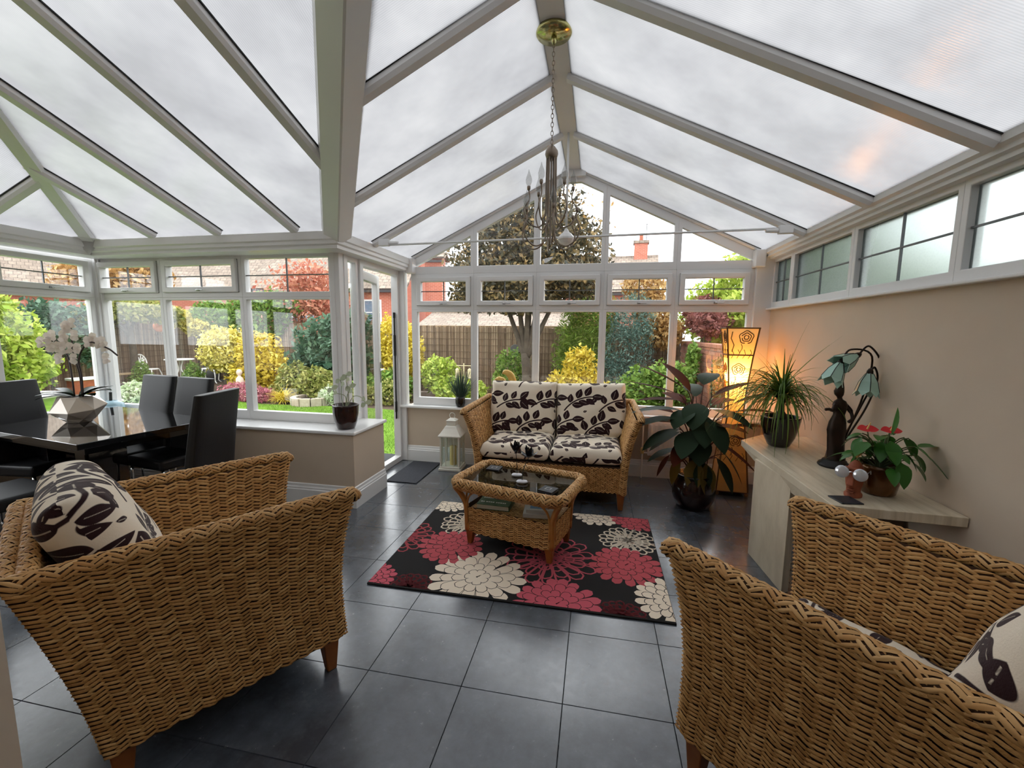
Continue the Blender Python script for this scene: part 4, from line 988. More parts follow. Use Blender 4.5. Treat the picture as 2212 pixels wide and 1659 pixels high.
# anthurium
an = empty('potted_anthurium', cz(1.405, 2.385), 0, 'red-flowered anthurium in an amber bronze pot on the console', 'plant')
pot(an, [(.062, 0), (.072, .008), (.082, .06), (.085, .13), (.087, .15), (.078, .15), (.074, .13)], 'bronze_pot', 28, (.074, .128))
rr = random.Random(9)
for k in range(44):
    a = k * 2.4 + rr.uniform(-.3, .3); rc = rr.uniform(.05, .15); h = rr.uniform(.16, .30); e = Vector((math.cos(a) * rc, math.sin(a) * rc, h))
    if e.x > .16: e.x = .16
    MB().tube(bez((math.cos(a) * .02, math.sin(a) * .02, .13), (0, 0, h * .7), (e.x * .6, e.y * .6, h), e, 6), .0028, 5).build('stem', 'greenstem', an)
    pt = rr.uniform(-1.1, .3); L = rr.uniform(.075, .125)
    MB().leaf(e, (math.cos(a) * math.cos(pt), math.sin(a) * math.cos(pt), math.sin(pt)), (0, 0, 1), L, L * .55, .5, .15, 7, 0, .3).build('leaf', 'anth', an, smooth=True)
MB().leaf((.02, -.02, .30), (.25, .1, 1), (1, 0, 0), .14, .04, .2, .2, 6).build('leaf', 'anth', an, smooth=True)
MB().leaf((.13, -.06, .24), (.6, -.3, -.7), (0, 0, 1), .18, .05, .2, .2, 6).build('leaf', 'anth', an, smooth=True)
for fx, fy, fz, rot in ((-.085, -.02, .325, 0), (.04, .02, .315, 1)):
    f = empty('flower', (fx, fy, fz)); f.parent = an
    MB().tube(bez((0, 0, 0), (-fx * .2, -fy * .2, -.08), (-fx * .7, -fy * .7, -.1), (-fx, -fy, -.19), 6), .0028, 5).build('flower_stem', 'greenstem', f)
    for s in (1, -1): MB().leaf((-s * .012, 0, 0), (s, -.15, .12), (-.05, -.5, .86), .06, .052, .25, .15, 6, 0, .4).build('spathe', 'anthred', f, smooth=True)
    MB().tube([(0, 0, 0), (.006, -.01, .035)], [.005, .003], 6).build('spadix', mat('cream_spadix%d' % rot, lin(232, 200, 130), .5), f)
# terracotta head holding spectacles
hd = empty('terracotta_head', cz(1.262, 2.315), R_(48), 'terracotta face spectacle holder wearing clear glasses on the console', 'ornament')
b = MB(); n = 18; vs = []; rings = [(.045, 0), (.046, .012), (.036, .022), (.036, .04), (.042, .06), (.046, .09), (.044, .12), (.038, .145), (.026, .165), (.012, .178)]
for r, z in rings:
    for i in range(n):
        a = 2 * PI * i / n; d_ = math.cos(a - PI); k = 1.0
        if d_ > .86 and .055 < z < .15: k = 1 + .42 * ((d_ - .86) / .14) * (1 - (z - .055) / .10)
        if d_ > .7 and .035 < z < .05: k = 1.12
        vs.append((r * k * math.cos(a), r * k * .8 * math.sin(a), z))
b.add(vs, [(j * n + i, j * n + (i + 1) % n, (j + 1) * n + (i + 1) % n, (j + 1) * n + i) for j in range(len(rings) - 1) for i in range(n)] + [tuple(range((len(rings) - 1) * n, len(rings) * n))])
b.build('head', 'terracotta', hd, smooth=True)
MB().add([(-.034, -.008, .142), (-.034, .008, .142), (-.078, -.013, .068), (-.078, .013, .068), (-.03, -.016, .062), (-.03, .016, .062)], [(0, 2, 3, 1), (2, 4, 5, 3), (0, 4, 2), (1, 3, 5), (0, 1, 5, 4)]).build('nose', 'terracotta', hd, bevel=.004)
MB().box(-.048, -.036, .136, -.022, .036, .148).build('brow', 'terracotta', hd, bevel=.005)
MB().box(-.06, -.014, .028, -.03, .014, .034).box(-.058, -.013, .040, -.03, .013, .046).build('lips', 'terracotta', hd, bevel=.004)
sp = empty('spectacles', cz(1.262, 2.315), R_(48), 'pair of clear-framed spectacles resting on the terracotta nose', 'glasses')
M['lens'] = mat('clear_lens', (.6, .62, .66, 1), .08, .5)
for s in (-1, 1):
    l = MB().lathe([(.0, 0), (.026, 0), (.030, .003), (.026, .005), (0, .005)], 18).build('lens', 'lens', sp, smooth=True); l.rotation_euler = (0, R_(-80), 0); l.location = (-.062, s * .036, .125)
    MB().tube([(-.06, s * .055, .13), (.04, s * .05, .13), (.055, s * .048, .11)], .002, 5).build('temple', 'lens', sp)
MB().tube([(-.064, -.008, .13), (-.068, 0, .134), (-.064, .008, .13)], .002, 5).build('bridge', 'lens', sp)
c = empty('slate_coaster', cz(1.19, 2.235), R_(8), 'flat dark slate coaster at the front edge of the console', 'coaster')
MB().box(-.05, -.05, 0, .05, .05, .006).build('slab', 'slate', c, bevel=.002)
# ------------------------------------------------------------------ paper floor lamp (hourglass)
t = NT('lamp_paper'); t.b.inputs['Base Color'].default_value = lin(240, 214, 164); t.b.inputs['Roughness'].default_value = .9
tl = t.new('ShaderNodeBsdfTranslucent'); tl.inputs[0].default_value = lin(255, 214, 140); mx = t.new('ShaderNodeMixShader'); mx.inputs[0].default_value = .7
t.link(t.b.outputs[0], mx.inputs[1]); t.link(tl.outputs[0], mx.inputs[2]); t.link(mx.outputs[0], t.o.inputs[0]); M['paper'] = t.m
M['lampwood'] = mat('lamp_bamboo_frame', lin(120, 84, 44), .6)
fp = empty('paper_floor_lamp', (1.285, 4.29, 0), R_(-4), 'tall lit paper floor lamp with cut-out roses in the corner', 'lamp')
prof = [(.135, .045), (.115, .30), (.085, .60), (.066, .80), (.075, 1.0), (.10, 1.28), (.132, 1.555)]
def lampw(z):
    for (a, z0), (b, z1) in zip(prof, prof[1:]):
        if z <= z1: return a + (b - a) * (z - z0) / (z1 - z0)
    return prof[-1][0]
for q in range(4):
    ca, sa = [(1, 0), (0, 1), (-1, 0), (0, -1)][q]
    def fp_(u, z, d=0): w_ = lampw(z) + d; return (ca * w_ - sa * u * w_, sa * w_ + ca * u * w_, z)
    b = MB(); zs = [p[1] for p in prof]
    for z0, z1 in zip(zs, zs[1:]): b.add([fp_(-1, z0), fp_(1, z0), fp_(1, z1), fp_(-1, z1)], [(0, 1, 2, 3)])
    b.build('paper_panel', 'paper', fp)
    MB().tube([(lampw(z) * (ca - sa), lampw(z) * (sa + ca), z) for z in zs], .007, 6).build('frame_post', 'lampwood', fp)
    # roses cut into the wood overlay: spirals, stems
    b = MB()
    for zc, R, uo in ((1.47, .055, .25), (1.18, .05, -.1), (.52, .05, .1)):
        for ring in (1, .66, .33):
            pts = []; w_ = lampw(zc)
            for i in range(25):
                a = i / 24 * 2 * PI * .93 + ring * 5; r = R * ring * (1 + .08 * math.sin(a * 5)); z = zc + r * math.sin(a); pts.append(fp_(uo + r * math.cos(a) / lampw(z), z, .002))
            b.tube(pts, .0042, 5)
        b.tube([fp_(uo - .3 + .1 * math.sin(k), zc - .06 - .02 * k, .002) for k in range(5)], .003, 5)
        for k in range(4): b.tube([fp_(-.7 + .45 * k, zc - .11, .002), fp_(-.55 + .45 * k, zc - .15 + .01 * (k % 2), .002), fp_(-.75 + .45 * k, zc - .19, .002)], .0028, 5)
    b.tube([fp_(-.65, 1.52, .002), fp_(-.75, 1.46, .002), fp_(-.55, 1.40, .002), fp_(-.7, 1.34, .002)], .004, 5)
    for k in range(7): b.tube([fp_(-.6 + .2 * k, .93 + .03 * (k % 3), .002), fp_(-.4 + .2 * k - .25 * (k % 2), 1.06, .002)], .0025, 5)
    b.build('cut_rose', 'lampwood', fp, kind='stuff')
    MB().tube([fp_(-1, 1.31, .002), fp_(1, 1.31, .002)], .006, 6).build('frame_rail', 'lampwood', fp)
    MB().tube([fp_(-1, 1.552, .002), fp_(1, 1.552, .002)], .007, 6).build('frame_rail', 'lampwood', fp)
    MB().lathe([(0, 0), (.016, .004), (.02, .018), (.016, .032), (0, .036)], 10, (.125 * (ca - sa), .125 * (sa + ca), 0)).build('foot', 'lampwood', fp, smooth=True)
MB().box(-.13, -.13, .036, .13, .13, .05).build('base_board', 'lampwood', fp)
MB().box(-.078, -.078, .62, .078, .078, .63).build('light_baffle', 'lampwood', fp)  # unseen plate added to keep the bulb's light out of the lower body
MB().lathe([(0, 0), (.02, .004), (.032, .03), (.026, .055), (.014, .075), (.013, .09)], 14, (0, 0, 1.06)).build('light_bulb', mat('lit_bulb', (1, .7, .35, 1), .5, emit=((1, .60, .24, 1), 220)), fp, smooth=True)
MB().tube([(0, 0, .05), (0, 0, 1.05)], .006, 6).build('lamp_pole', 'lampwood', fp)
# ------------------------------------------------------------------ lantern with candle
lt = empty('white_lantern', (-1.515, 4.375, 0), R_(2), 'tall white metal lantern beside the sofa', 'lantern')
MB().box(-.125, -.125, 0, .125, .125, .025).box(-.115, -.115, .025, .115, .115, .045).build('base', 'lanternpaint', lt, bevel=.005)
for x in (-1, 1):
    for y in (-1, 1): MB().box(x * .10 - .009, y * .10 - .009, .045, x * .10 + .009, y * .10 + .009, .375).build('corner_post', 'lanternpaint', lt)
for k in range(4):
    g = MB().box(-.092, -.002, .05, .092, .002, .37).build('glass_pane', 'lanternglass', lt); g.rotation_euler = (0, 0, k * PI / 2); g.location = [(0, .1, 0), (-.1, 0, 0), (0, -.1, 0), (.1, 0, 0)][k]
    f = MB().box(-.05, -.004, .05, -.044, .004, .37).box(.044, -.004, .05, .05, .004, .37).build('glazing_bar', 'lanternpaint', lt); f.rotation_euler = g.rotation_euler; f.location = g.location
def sq(prof, m, name): return MB().lathe([(r * 1.4142, z) for r, z in prof], 4, rot=PI / 4).build(name, m, lt, bevel=.003)
sq([(.125, .372), (.125, .385), (.105, .41), (.075, .455), (.062, .48), (.055, .485)], 'lanternpaint', 'roof')
sq([(.05, .485), (.05, .535), (.058, .54), (.03, .56)], 'lanternpaint', 'chimney')
MB().tube([(.03 * math.cos(a), 0, .59 + .03 * math.sin(a)) for a in [2 * PI * i / 16 for i in range(16)]], .004, 6, closed=True).build('ring_handle', 'lanternpaint', lt)
cd = empty('pillar_candle', (-1.505, 4.37, .0455), 0, 'cream pillar candle standing inside the white lantern', 'candle')
MB().lathe([(.036, 0), (.038, .004), (.038, .205), (.03, .21), (0, .202)], 22).build('wax', 'creamwax', cd, smooth=True); MB().tube([(0, 0, .2), (.002, 0, .222)], .002, 5).build('wick', 'blackmetal', cd)
# ------------------------------------------------------------------ sill plants and ornaments
SZ = SILL + .0285
lv = empty('potted_grass', (-1.475, 4.535, SZ), 0, 'grey-green tufted grass in a black bowl pot on the gable sill', 'plant')
pot(lv, [(.036, 0), (.044, .005), (.056, .05), (.054, .10), (.046, .125), (.04, .125), (.038, .105)], 'ceramic_black', 20, (.038, .105))
b = MB(); b2 = MB(); rr = random.Random(3)
for k in range(230):
    a = rr.uniform(0, 6.28); el = rr.uniform(.75, 1.55); L = rr.uniform(.20, .37)
    b.leaf((math.cos(a) * .02, math.sin(a) * .02, .08), (math.cos(a) * math.cos(el), math.sin(a) * math.cos(el) * .8, math.sin(el)), (0, 0, 1), L, .007, rr.uniform(-.2, .5), .2, 4, 0, .3)
for k in range(14):
    a = rr.uniform(0, 6.28); el = rr.uniform(1.15, 1.5); b2.tube([(0, 0, .1), (math.cos(a) * math.cos(el) * .3, math.sin(a) * math.cos(el) * .25, .1 + .27 * math.sin(el)), (math.cos(a) * math.cos(el) * .34, math.sin(a) * math.cos(el) * .29, .14 + .27 * math.sin(el))], [.0012, .002, .003], 5)
b.build('grass_blades', 'lavgrass', lv, kind='stuff'); b2.build('seed_spikes', 'straw', lv, kind='stuff')
bp = empty('potted_orchid', (-2.10, 3.29, SZ), 0, 'pale budding orchid in a brown glazed pot on the corner of the bay sill', 'plant')
pot(bp, [(.062, 0), (.075, .008), (.095, .07), (.105, .14), (.108, .195), (.112, .205), (.104, .21), (.098, .205), (.094, .17)], 'ceramic_brown', 28, (.094, .18))
for x, y, z, q in ((-.04, 0, .42, -.06), (.02, 0, .46, .05), (.17, .02, .25, .0), (-.12, 0, .34, 0), (.05, .0, .36, .03)):
    st = spline([(q * .3, 0, .17), (q * .6, 0, .28), (x * .8, y, z * .9), (x, y, z)], 5) if x < .15 else spline([(.02, 0, .2), (.08, 0, .28), (.14, .01, .275), (.18, .02, .22)], 5)
    MB().tube(st, .0035, 5).build('stem', 'palegreen', bp)
    rr = random.Random(int(z * 100))
    for k in range(4): a = k * 1.6 + .4; MB().leaf(st[-1] if k < 3 else st[-5], (math.cos(a), .4 * math.sin(a), .5 * math.sin(a + 1)), (0, -1, .3), .055, .045, .4, .2, 5).build('petal', 'palegreen', bp, smooth=True)
sq_ = empty('squirrel_figure', (-.98, 4.55, SZ), R_(-8), 'golden squirrel figure on the gable sill behind the sofa', 'ornament')
b = MB(); b.lathe([(.0, 0), (.05, .002), (.055, .012), (.0, .016)], 18)
b.lathe([(.0, .012), (.034, .03), (.04, .08), (.034, .13), (.028, .17), (.03, .2), (.0, .21)], 16, (.02, 0, 0))
b.build('body', 'gold', sq_, smooth=True)
b = MB(); b.tube(spline([(.02, 0, .19), (-.02, 0, .235), (-.055, 0, .25), (-.085, 0, .238)], 5), [.022, .024, .027, .03, .032, .032, .031, .028, .026, .024, .02, .016, .012, .01, .008, .006], 10).build('head', 'gold', sq_, smooth=True)
for y in (-.016, .016): MB().leaf((-.05, y, .27), (.1, y * 4, 1), (1, 0, 0), .025, .014, 0, 0, 4).build('ear', 'gold', sq_)
MB().tube(spline([(.045, 0, .03), (.085, 0, .09), (.088, 0, .19), (.065, 0, .275), (.02, 0, .31), (-.015, 0, .30)], 5), [.014, .016, .018, .02, .022, .024, .025, .026, .027, .028, .029, .03, .031, .032, .032, .032, .031, .03, .028, .026, .024, .022, .02, .016, .01, .006], 10).build('tail', 'gold', sq_, smooth=True)
for y in (-.02, .02): MB().tube(spline([(.0, y, .15), (-.035, y, .14), (-.05, y * .4, .16)], 4), [.012] * 4 + [.009] * 5, 8).build('paw', 'gold', sq_, smooth=True)
hg = empty('hedgehog_ornament', (-1.27, 4.53, SZ), 0, 'little brown hedgehog ornament on the gable sill beside the grass pot', 'ornament')
b = MB(); b.lathe([(.0, 0), (.03, .002), (.034, .02), (.024, .04), (0, .046)], 12, (0, 0, 0), 1.2, .8).build('body', 'ceramic_brown', hg, smooth=True)
b = MB(); rr = random.Random(12)
for k in range(60):
    a = rr.uniform(0, 6.28); e_ = rr.uniform(.2, 1.5); d = Vector((math.cos(a) * math.cos(e_), math.sin(a) * math.cos(e_), math.sin(e_))); p = Vector((d.x * .036, d.y * .024, .012 + d.z * .03)); b.tube([p, p + d * .016], [.003, .0006], 4)
b.build('spines', 'ceramic_brown', hg, kind='stuff'); MB().tube([(-.03, 0, .016), (-.056, 0, .012)], [.014, .003], 8).build('snout', 'creamwax', hg, smooth=True)
vz = empty('blue_glass_vase', (-4.64, 3.30, SZ), 0, 'squat pale blue glass vase on the sill at the bay corner', 'vase')
M['blueglass'] = mat('pale_blue_glass', lin(176, 208, 222), .12, 0, .5, trans=.35)
MB().lathe([(.04, 0), (.085, .01), (.105, .06), (.10, .11), (.06, .135), (.035, .14), (.033, .13)], 22).build('bowl', 'blueglass', vz, smooth=True)
MB().tube([(0, 0, .12), (.01, 0, .22)], .012, 8).build('black_stopper', 'blackmetal', vz)
sq_.scale = (1.3, 1.0, 1.3)
# radiator pipe and valve behind the sofa
rd = empty('radiator', (.55, 4.515, 0), 0, 'low white radiator end with a brass valve behind the sofa arm', 'radiator')
MB().box(.0, -.02, .24, .42, .03, .60).build('panel', 'gloss_white', rd, bevel=.012)
for k in range(9): MB().box(.02 + .045 * k, -.026, .27, .045 + .045 * k, -.02, .57).build('rib', 'gloss_white', rd, bevel=.004)
MB().tube([(-.05, -.01, 0), (-.05, -.01, .62)], .008, 8).tube([(-.05, -.01, .27), (0, -.01, .27)], .008, 8).build('pipe', 'gloss_white', rd)
MB().lathe([(.014, 0), (.018, .01), (.018, .05), (.012, .065), (0, .07)], 12, (-.05, -.01, .26)).build('valve', 'creamwax', rd, smooth=True)
# ------------------------------------------------------------------ chandelier
ch = empty('chandelier', (-.28, 2.52, 3.114), 0, 'nickel chandelier with curling arms and clear flame bulbs hanging from the ridge', 'chandelier')
MB().lathe([(.0, -.028), (.02, -.026), (.092, -.022), (.098, -.012), (.098, .0), (0, .0)], 36).build('ceiling_rose', 'brass', ch, smooth=True)
MB().lathe([(.006, -.07), (.014, -.05), (.016, -.03), (.0, -.026)], 12).build('hook', 'brass', ch, smooth=True)
z = -.07; k = 0
while z > -.59:
    lk = MB().tube([(.0075 * math.cos(a), 0, .014 * math.sin(a)) for a in [2 * PI * i / 10 for i in range(10)]], .0018, 5, closed=True).build('chain_link', 'nickel', ch, smooth=True)
    lk.location = (.0, 0, z); lk.rotation_euler = (0, 0, (k % 2) * PI / 2); z -= .0225; k += 1
MB().lathe([(.006, -.58), (.02, -.592), (.034, -.612), (.037, -.63), (.03, -.65), (.02, -.66), (.0, -.66)], 22).build('hub', 'nickel', ch, smooth=True)
for k in range(12):
    upper = k % 2 == 0; a = 2 * PI * k / 12 + .2; ca, sa = math.cos(a), math.sin(a)
    if upper: pr_ = [(.026, -.65), (.028, -.80), (.03, -.95), (.06, -1.02), (.12, -1.0), (.15, -.93), (.12, -.87), (.125, -.82)]; tip = (.125, -.815)
    else: pr_ = [(.022, -.65), (.022, -.85), (.022, -1.0), (.04, -1.10), (.10, -1.135), (.16, -1.10), (.178, -1.04), (.155, -.99), (.16, -.955)]; tip = (.16, -.95)
    ar = MB().tube(spline([(r * ca, r * sa, z_) for r, z_ in pr_], 6), .0042, 6).build('arm', 'nickel', ch, smooth=True)
    MB().lathe([(.003, -.012), (.009, -.004), (.010, .012), (.006, .016)], 10, (tip[0] * ca, tip[0] * sa, tip[1])).build('candle_cup', 'nickel', ar, smooth=True)
    MB().lathe([(.006, .012), (.016, .03), (.0185, .045), (.014, .065), (.006, .085), (.001, .105)], 12, (tip[0] * ca, tip[0] * sa, tip[1])).build('flame_bulb', 'bulb', ar, smooth=True)
MB().tube([(0, 0, -.65), (0, 0, -1.08)], .003, 6).lathe([(0, -1.12), (.010, -1.105), (.012, -1.09), (.004, -1.075)], 10).build('centre_rod', 'nickel', ch, smooth=True)
# ------------------------------------------------------------------ dining set
DT = empty('dining_table', (-3.86, 2.64, 0), R_(-9), 'black gloss dining table in the bay with sky reflected in its top', 'table')
MB().box(-.74, -.47, .725, .74, .47, .765).build('table_top', 'blackgloss', DT, bevel=.003)
MB().box(-.62, -.38, .66, .62, .38, .725).build('apron', 'blackgloss', DT)
for x in (-.24, .24): MB().box(x - .06, -.24, .03, x + .06, .02, .66).build('leg_panel', 'blackgloss', DT, bevel=.003)
MB().box(-.35, -.28, 0, .35, .06, .03).build('base_plate', 'blackgloss', DT, bevel=.003)
def dining_chair(loc, rz, label):
    """+Y is where the sitter faces"""
    c = empty('dining_chair', loc, rz, label, 'chair', 'black leather dining chairs'); W = .215
    b = MB()
    def Sb(u, v):
        a = u * 2 * PI; ck, sk = math.cos(a), math.sin(a); e = .35
        x = W * math.copysign(abs(ck) ** e, ck); z = .40 + (1.08 - .40) * v; tk = .05 - .018 * v; yc = -.205 - .10 * ((z - .44) / .64) ** 1.2 if z > .44 else -.205
        return (x * (1 - .05 * v), yc + tk * math.copysign(abs(sk) ** e, sk), z)
    b.grid(Sb, 32, 14, True)
    top = len(b.v) - 32; b.f.append(tuple(range(top, top + 32))); b.f.append(tuple(range(31, -1, -1)))
    b.build('backrest', 'leather', c, bevel=.012, smooth=False)
    MB().box(-W, -.20, .40, W, .15, .485).build('seat', 'leather', c, bevel=.022, seg=3)
    for s in (-1, 1):
        MB().tube(spline([(s * .19, .12, .40), (s * .19, .13, .2), (s * .19, .12, .03), (s * .19, .07, .012), (s * .19, -.16, .012), (s * .19, -.21, .03)], 4), .011, 8).tube([(s * .19, -.21, .03), (s * .19, -.19, .42)], .011, 8).build('sled_leg', 'chrome', c, smooth=True)
    MB().tube([(-.19, .0, .012), (.19, .0, .012)], .009, 8).build('cross_bar', 'chrome', c)
    return c
def face(dx, dy): return math.atan2(-dx, dy)
dining_chair((-2.80, 2.37, 0), face(-.97, -.20), 'black leather dining chair at the near end of the table, back to the sofa group')
dining_chair((-3.90, 2.86, 0), face(-.16, -.98), 'black leather dining chair on the window side, nearer the orchid')
dining_chair((-3.44, 2.79, 0), face(-.16, -.98), 'black leather dining chair on the window side, nearer the door')
dining_chair((-4.19, 2.50, 0), face(.98, .1), 'black leather dining chair at the far left end of the table')
dining_chair((-3.62, 1.96, 0), face(.12, .98), 'black leather dining chair tucked in on the near side of the table')
# orchid on the dining table
oc = empty('potted_orchid', (-3.98, 2.60, .7655), R_(10), 'tall blossoming orchid in a faceted pearl pot on the dining table', 'plant')
n = 7; vs = []
for q, (r, z, tw) in enumerate(((.085, 0, 0), (.115, .03, .25), (.185, .115, .6), (.12, .205, .95))):
    for i in range(n):
        a = 2 * PI * i / n + tw; vs.append((r * math.cos(a), r * .85 * math.sin(a), z + (.03 * math.sin(a) if q == 2 else 0)))
for i in range(n): a = 2 * PI * i / n + .95; vs.append((.10 * math.cos(a), .072 * math.sin(a), .19))
MB().add(vs, [f for j in range(4) for i in range(n) for f in ((j * n + i, j * n + (i + 1) % n, (j + 1) * n + i), (j * n + (i + 1) % n, (j + 1) * n + (i + 1) % n, (j + 1) * n + i))] + [tuple(range(n - 1, -1, -1)), tuple(range(4 * n, 5 * n))]).build('pot', 'pearl', oc, bevel=.004)
MB().lathe([(0, .198), (.07, .2), (.108, .194)], 20, (0, 0, 0), 1, .72).build('moss', 'soil', oc)
for a, L, pt, W in ((180, .27, .28, .075), (200, .24, .12, .07), (165, .2, .5, .06), (0, .26, .42, .085), (15, .24, .55, .08), (340, .18, .3, .07), (270, .16, .45, .07), (90, .16, .5, .07), (230, .2, .3, .06)):
    MB().leaf((.03 * math.cos(R_(a)), .02 * math.sin(R_(a)), .2), (math.cos(R_(a)) * math.cos(pt), math.sin(R_(a)) * math.cos(pt) * .8, math.sin(pt)), (0, 0, 1), L, W, .5, .25, 8, .004, .6).build('leaf', 'orchleaf', oc, smooth=True)
rr = random.Random(4)
for sx, sy, tip in ((-.02, 0, [(-.06, .02, .52), (-.14, .02, .63), (-.24, .0, .58)]), (.01, .03, [(-.02, .03, .55), (-.05, .06, .70), (-.1, .1, .80)]), (.05, 0, [(.05, 0, .50), (.12, .02, .62), (.24, .04, .58), (.31, .05, .52)])):
    st = spline([(sx, sy, .2), (sx * 1.1, sy, .36)] + tip, 5); MB().tube(st, .006, 6).build('flower_stem', 'darkstem', oc, smooth=True)
    for k in range(9):
        c0 = st[int(len(st) * (.45 + .06 * k)) % len(st)] + Vector((rr.uniform(-.05, .05), rr.uniform(-.05, .03), rr.uniform(-.04, .07)))
        f = empty('blossom', c0); f.parent = oc; yaw = rr.uniform(-.6, .6)
        for q in range(5):
            a = q * 2 * PI / 5 + .3; d = Vector((math.cos(a), -.25, math.sin(a))); d.rotate(Matrix.Rotation(yaw - .7, 3, 'Z'))
            MB().leaf((0, 0, 0), d, (.7, -.7, .1), .05, .046 if q % 2 else .034, .3, .12, 4, 0, .55).build('petal', 'orchflower', f)
# ------------------------------------------------------------------ garden
GZ = -.14
NP = np.random.RandomState(3)
def foliage(blobs, n, size, seed, shell=.55, asp=.5, upb=.3):
    """leaf blades scattered through ellipsoids; returns verts and quad faces.  blobs: (x,y,z,rx,ry,rz)"""
    r = np.random.RandomState(seed); vol = np.array([b[3] * b[4] * b[5] for b in blobs]) ** .67; cnt = np.maximum(20, (n * vol / vol.sum()).astype(int)); P = []
    for b, c in zip(blobs, cnt):
        d = r.normal(size=(c, 3)); d /= np.linalg.norm(d, axis=1)[:, None]; rad = (shell + (1 - shell) * r.rand(c)) * (1 + .13 * np.sin(d[:, 0] * 7 + seed) * np.cos(d[:, 2] * 6 + d[:, 1] * 5))
        P.append(np.array(b[:3]) + d * rad[:, None] * np.array(b[3:6]))
    P = np.concatenate(P); n = len(P)
    P[:, 2] = np.maximum(P[:, 2], GZ + .01)
    a = r.normal(size=(n, 3)); a[:, 2] += upb; a /= np.linalg.norm(a, axis=1)[:, None]
    u = r.normal(size=(n, 3)); u -= (u * a).sum(1)[:, None] * a; u /= np.linalg.norm(u, axis=1)[:, None]
    w = np.cross(a, u); s = size * (.6 + .8 * r.rand(n))[:, None]
    V = np.stack([P - u * s, P + w * s * asp + a * s * .12, P + u * s, P - w * s * asp + a * s * .12], 1).reshape(-1, 3)
    return V, np.arange(4 * n).reshape(n, 4)
LM = {}
def fmat(name, cols, tr=.3):
    if name not in LM: LM[name] = leafmat(name, cols, .6, tr)
    return LM[name]
G1 = fmat('leaf_midgreen', [(78, 110, 44), (112, 144, 58), (144, 168, 82)]); G2 = fmat('leaf_dark_laurel', [(48, 78, 58), (74, 106, 82), (112, 140, 116)])
G3 = fmat('leaf_lime', [(138, 164, 60), (172, 190, 76), (198, 206, 106)]); G4 = fmat('leaf_olive', [(104, 116, 52), (146, 150, 78), (184, 176, 110)])
Yl = fmat('leaf_yellow', [(186, 162, 48), (212, 190, 66), (226, 208, 104)]); Yv = fmat('leaf_variegated_yellow', [(170, 160, 60), (214, 200, 96), (236, 226, 150)])
Rd = fmat('leaf_maple_red', [(166, 92, 76), (192, 128, 104), (200, 150, 122)]); Go = fmat('leaf_autumn_gold', [(150, 108, 56), (190, 150, 90), (210, 182, 128)])
Pu = fmat('leaf_plum', [(46, 48, 38), (74, 70, 50), (112, 98, 66), (150, 124, 80)], .2); Bl = fmat('leaf_blue_green', [(70, 100, 92), (98, 128, 116), (132, 158, 144)])
Pk = fmat('leaf_heather', [(150, 80, 96), (190, 112, 128), (170, 130, 120)]); Wv = fmat('leaf_white_edge', [(150, 174, 120), (206, 214, 186), (228, 232, 212)])
Bd = fmat('leaf_burgundy', [(110, 62, 58), (146, 90, 84), (126, 80, 66)]); Bm = fmat('leaf_bamboo', [(84, 116, 34), (118, 146, 50), (152, 170, 78)])
M['bark'] = mat('grey_bark', lin(92, 82, 70), .95, nz=(9, lin(66, 58, 50), .2), bmp=(30, .6, .02)); M['twig'] = mat('pale_twig', lin(150, 126, 96), .9)
def shrub(name, label, cat, blobs, n, size, m, seed, trunk=None, branches=0, group=None, **kw):
    x, y = blobs[0][0], blobs[0][1]; o = empty(name, (x, y, GZ), 0, label, cat, group)
    V, F = foliage(blobs, n, size, seed, **kw); npmesh('foliage', V - np.array([x, y, GZ]), F, m, o, kind='stuff')
    rr = random.Random(seed)
    if trunk:
        h, r = trunk; MB().tube(spline([(0, 0, -.02), (.03, .02, h * .5), (-.02, .0, h)], 4), [r * (1.25 - .5 * i / 8) for i in range(9)], 9).build('trunk', 'bark', o, smooth=True)
        for k in range(branches):
            b = blobs[rr.randrange(len(blobs))]; e = Vector((b[0] - x + rr.uniform(-.5, .5) * b[3], b[1] - y + rr.uniform(-.5, .5) * b[4], b[2] - GZ + rr.uniform(-.3, .6) * b[5]))
            MB().tube(bez((0, 0, h * .8), (e.x * .2, e.y * .2, h + .2), (e.x * .6, e.y * .6, e.z - .2), e, 6), [r * .5 * (1 - .12 * i) for i in range(7)], 6).build('branch', 'twig' if m is Rd else 'bark', o, smooth=True)
    else:
        for k in range(4):
            a = rr.uniform(0, 6.28); MB().tube([(0, 0, -.02), (math.cos(a) * .1, math.sin(a) * .1, (blobs[0][2] - GZ) * .9)], .018, 6).build('stem', 'bark', o)
    return o
# ground, patio, beds
struct('ground', MB().box(-60, -30, GZ - .3, 40, 60, GZ - .03), mat('soil_ground', lin(96, 78, 62), .95, nz=(3, lin(70, 58, 46), .2), bmp=(20, .6, .03)), 'bare brown garden soil around the lawn')
lw = MB(); pts = [(-2.35, 4.7), (-2.35, 6.2), (-1.2, 6.6), (-3.2, 8.2), (-5.2, 8.35), (-7.2, 8.15), (-9.0, 8.6), (-11, 9.9), (-12.2, 9.6), (-12.6, 7.2), (-12.4, 4), (-11, 1), (-5.2, -.5), (-5.2, 3.75), (-2.35, 3.75)]
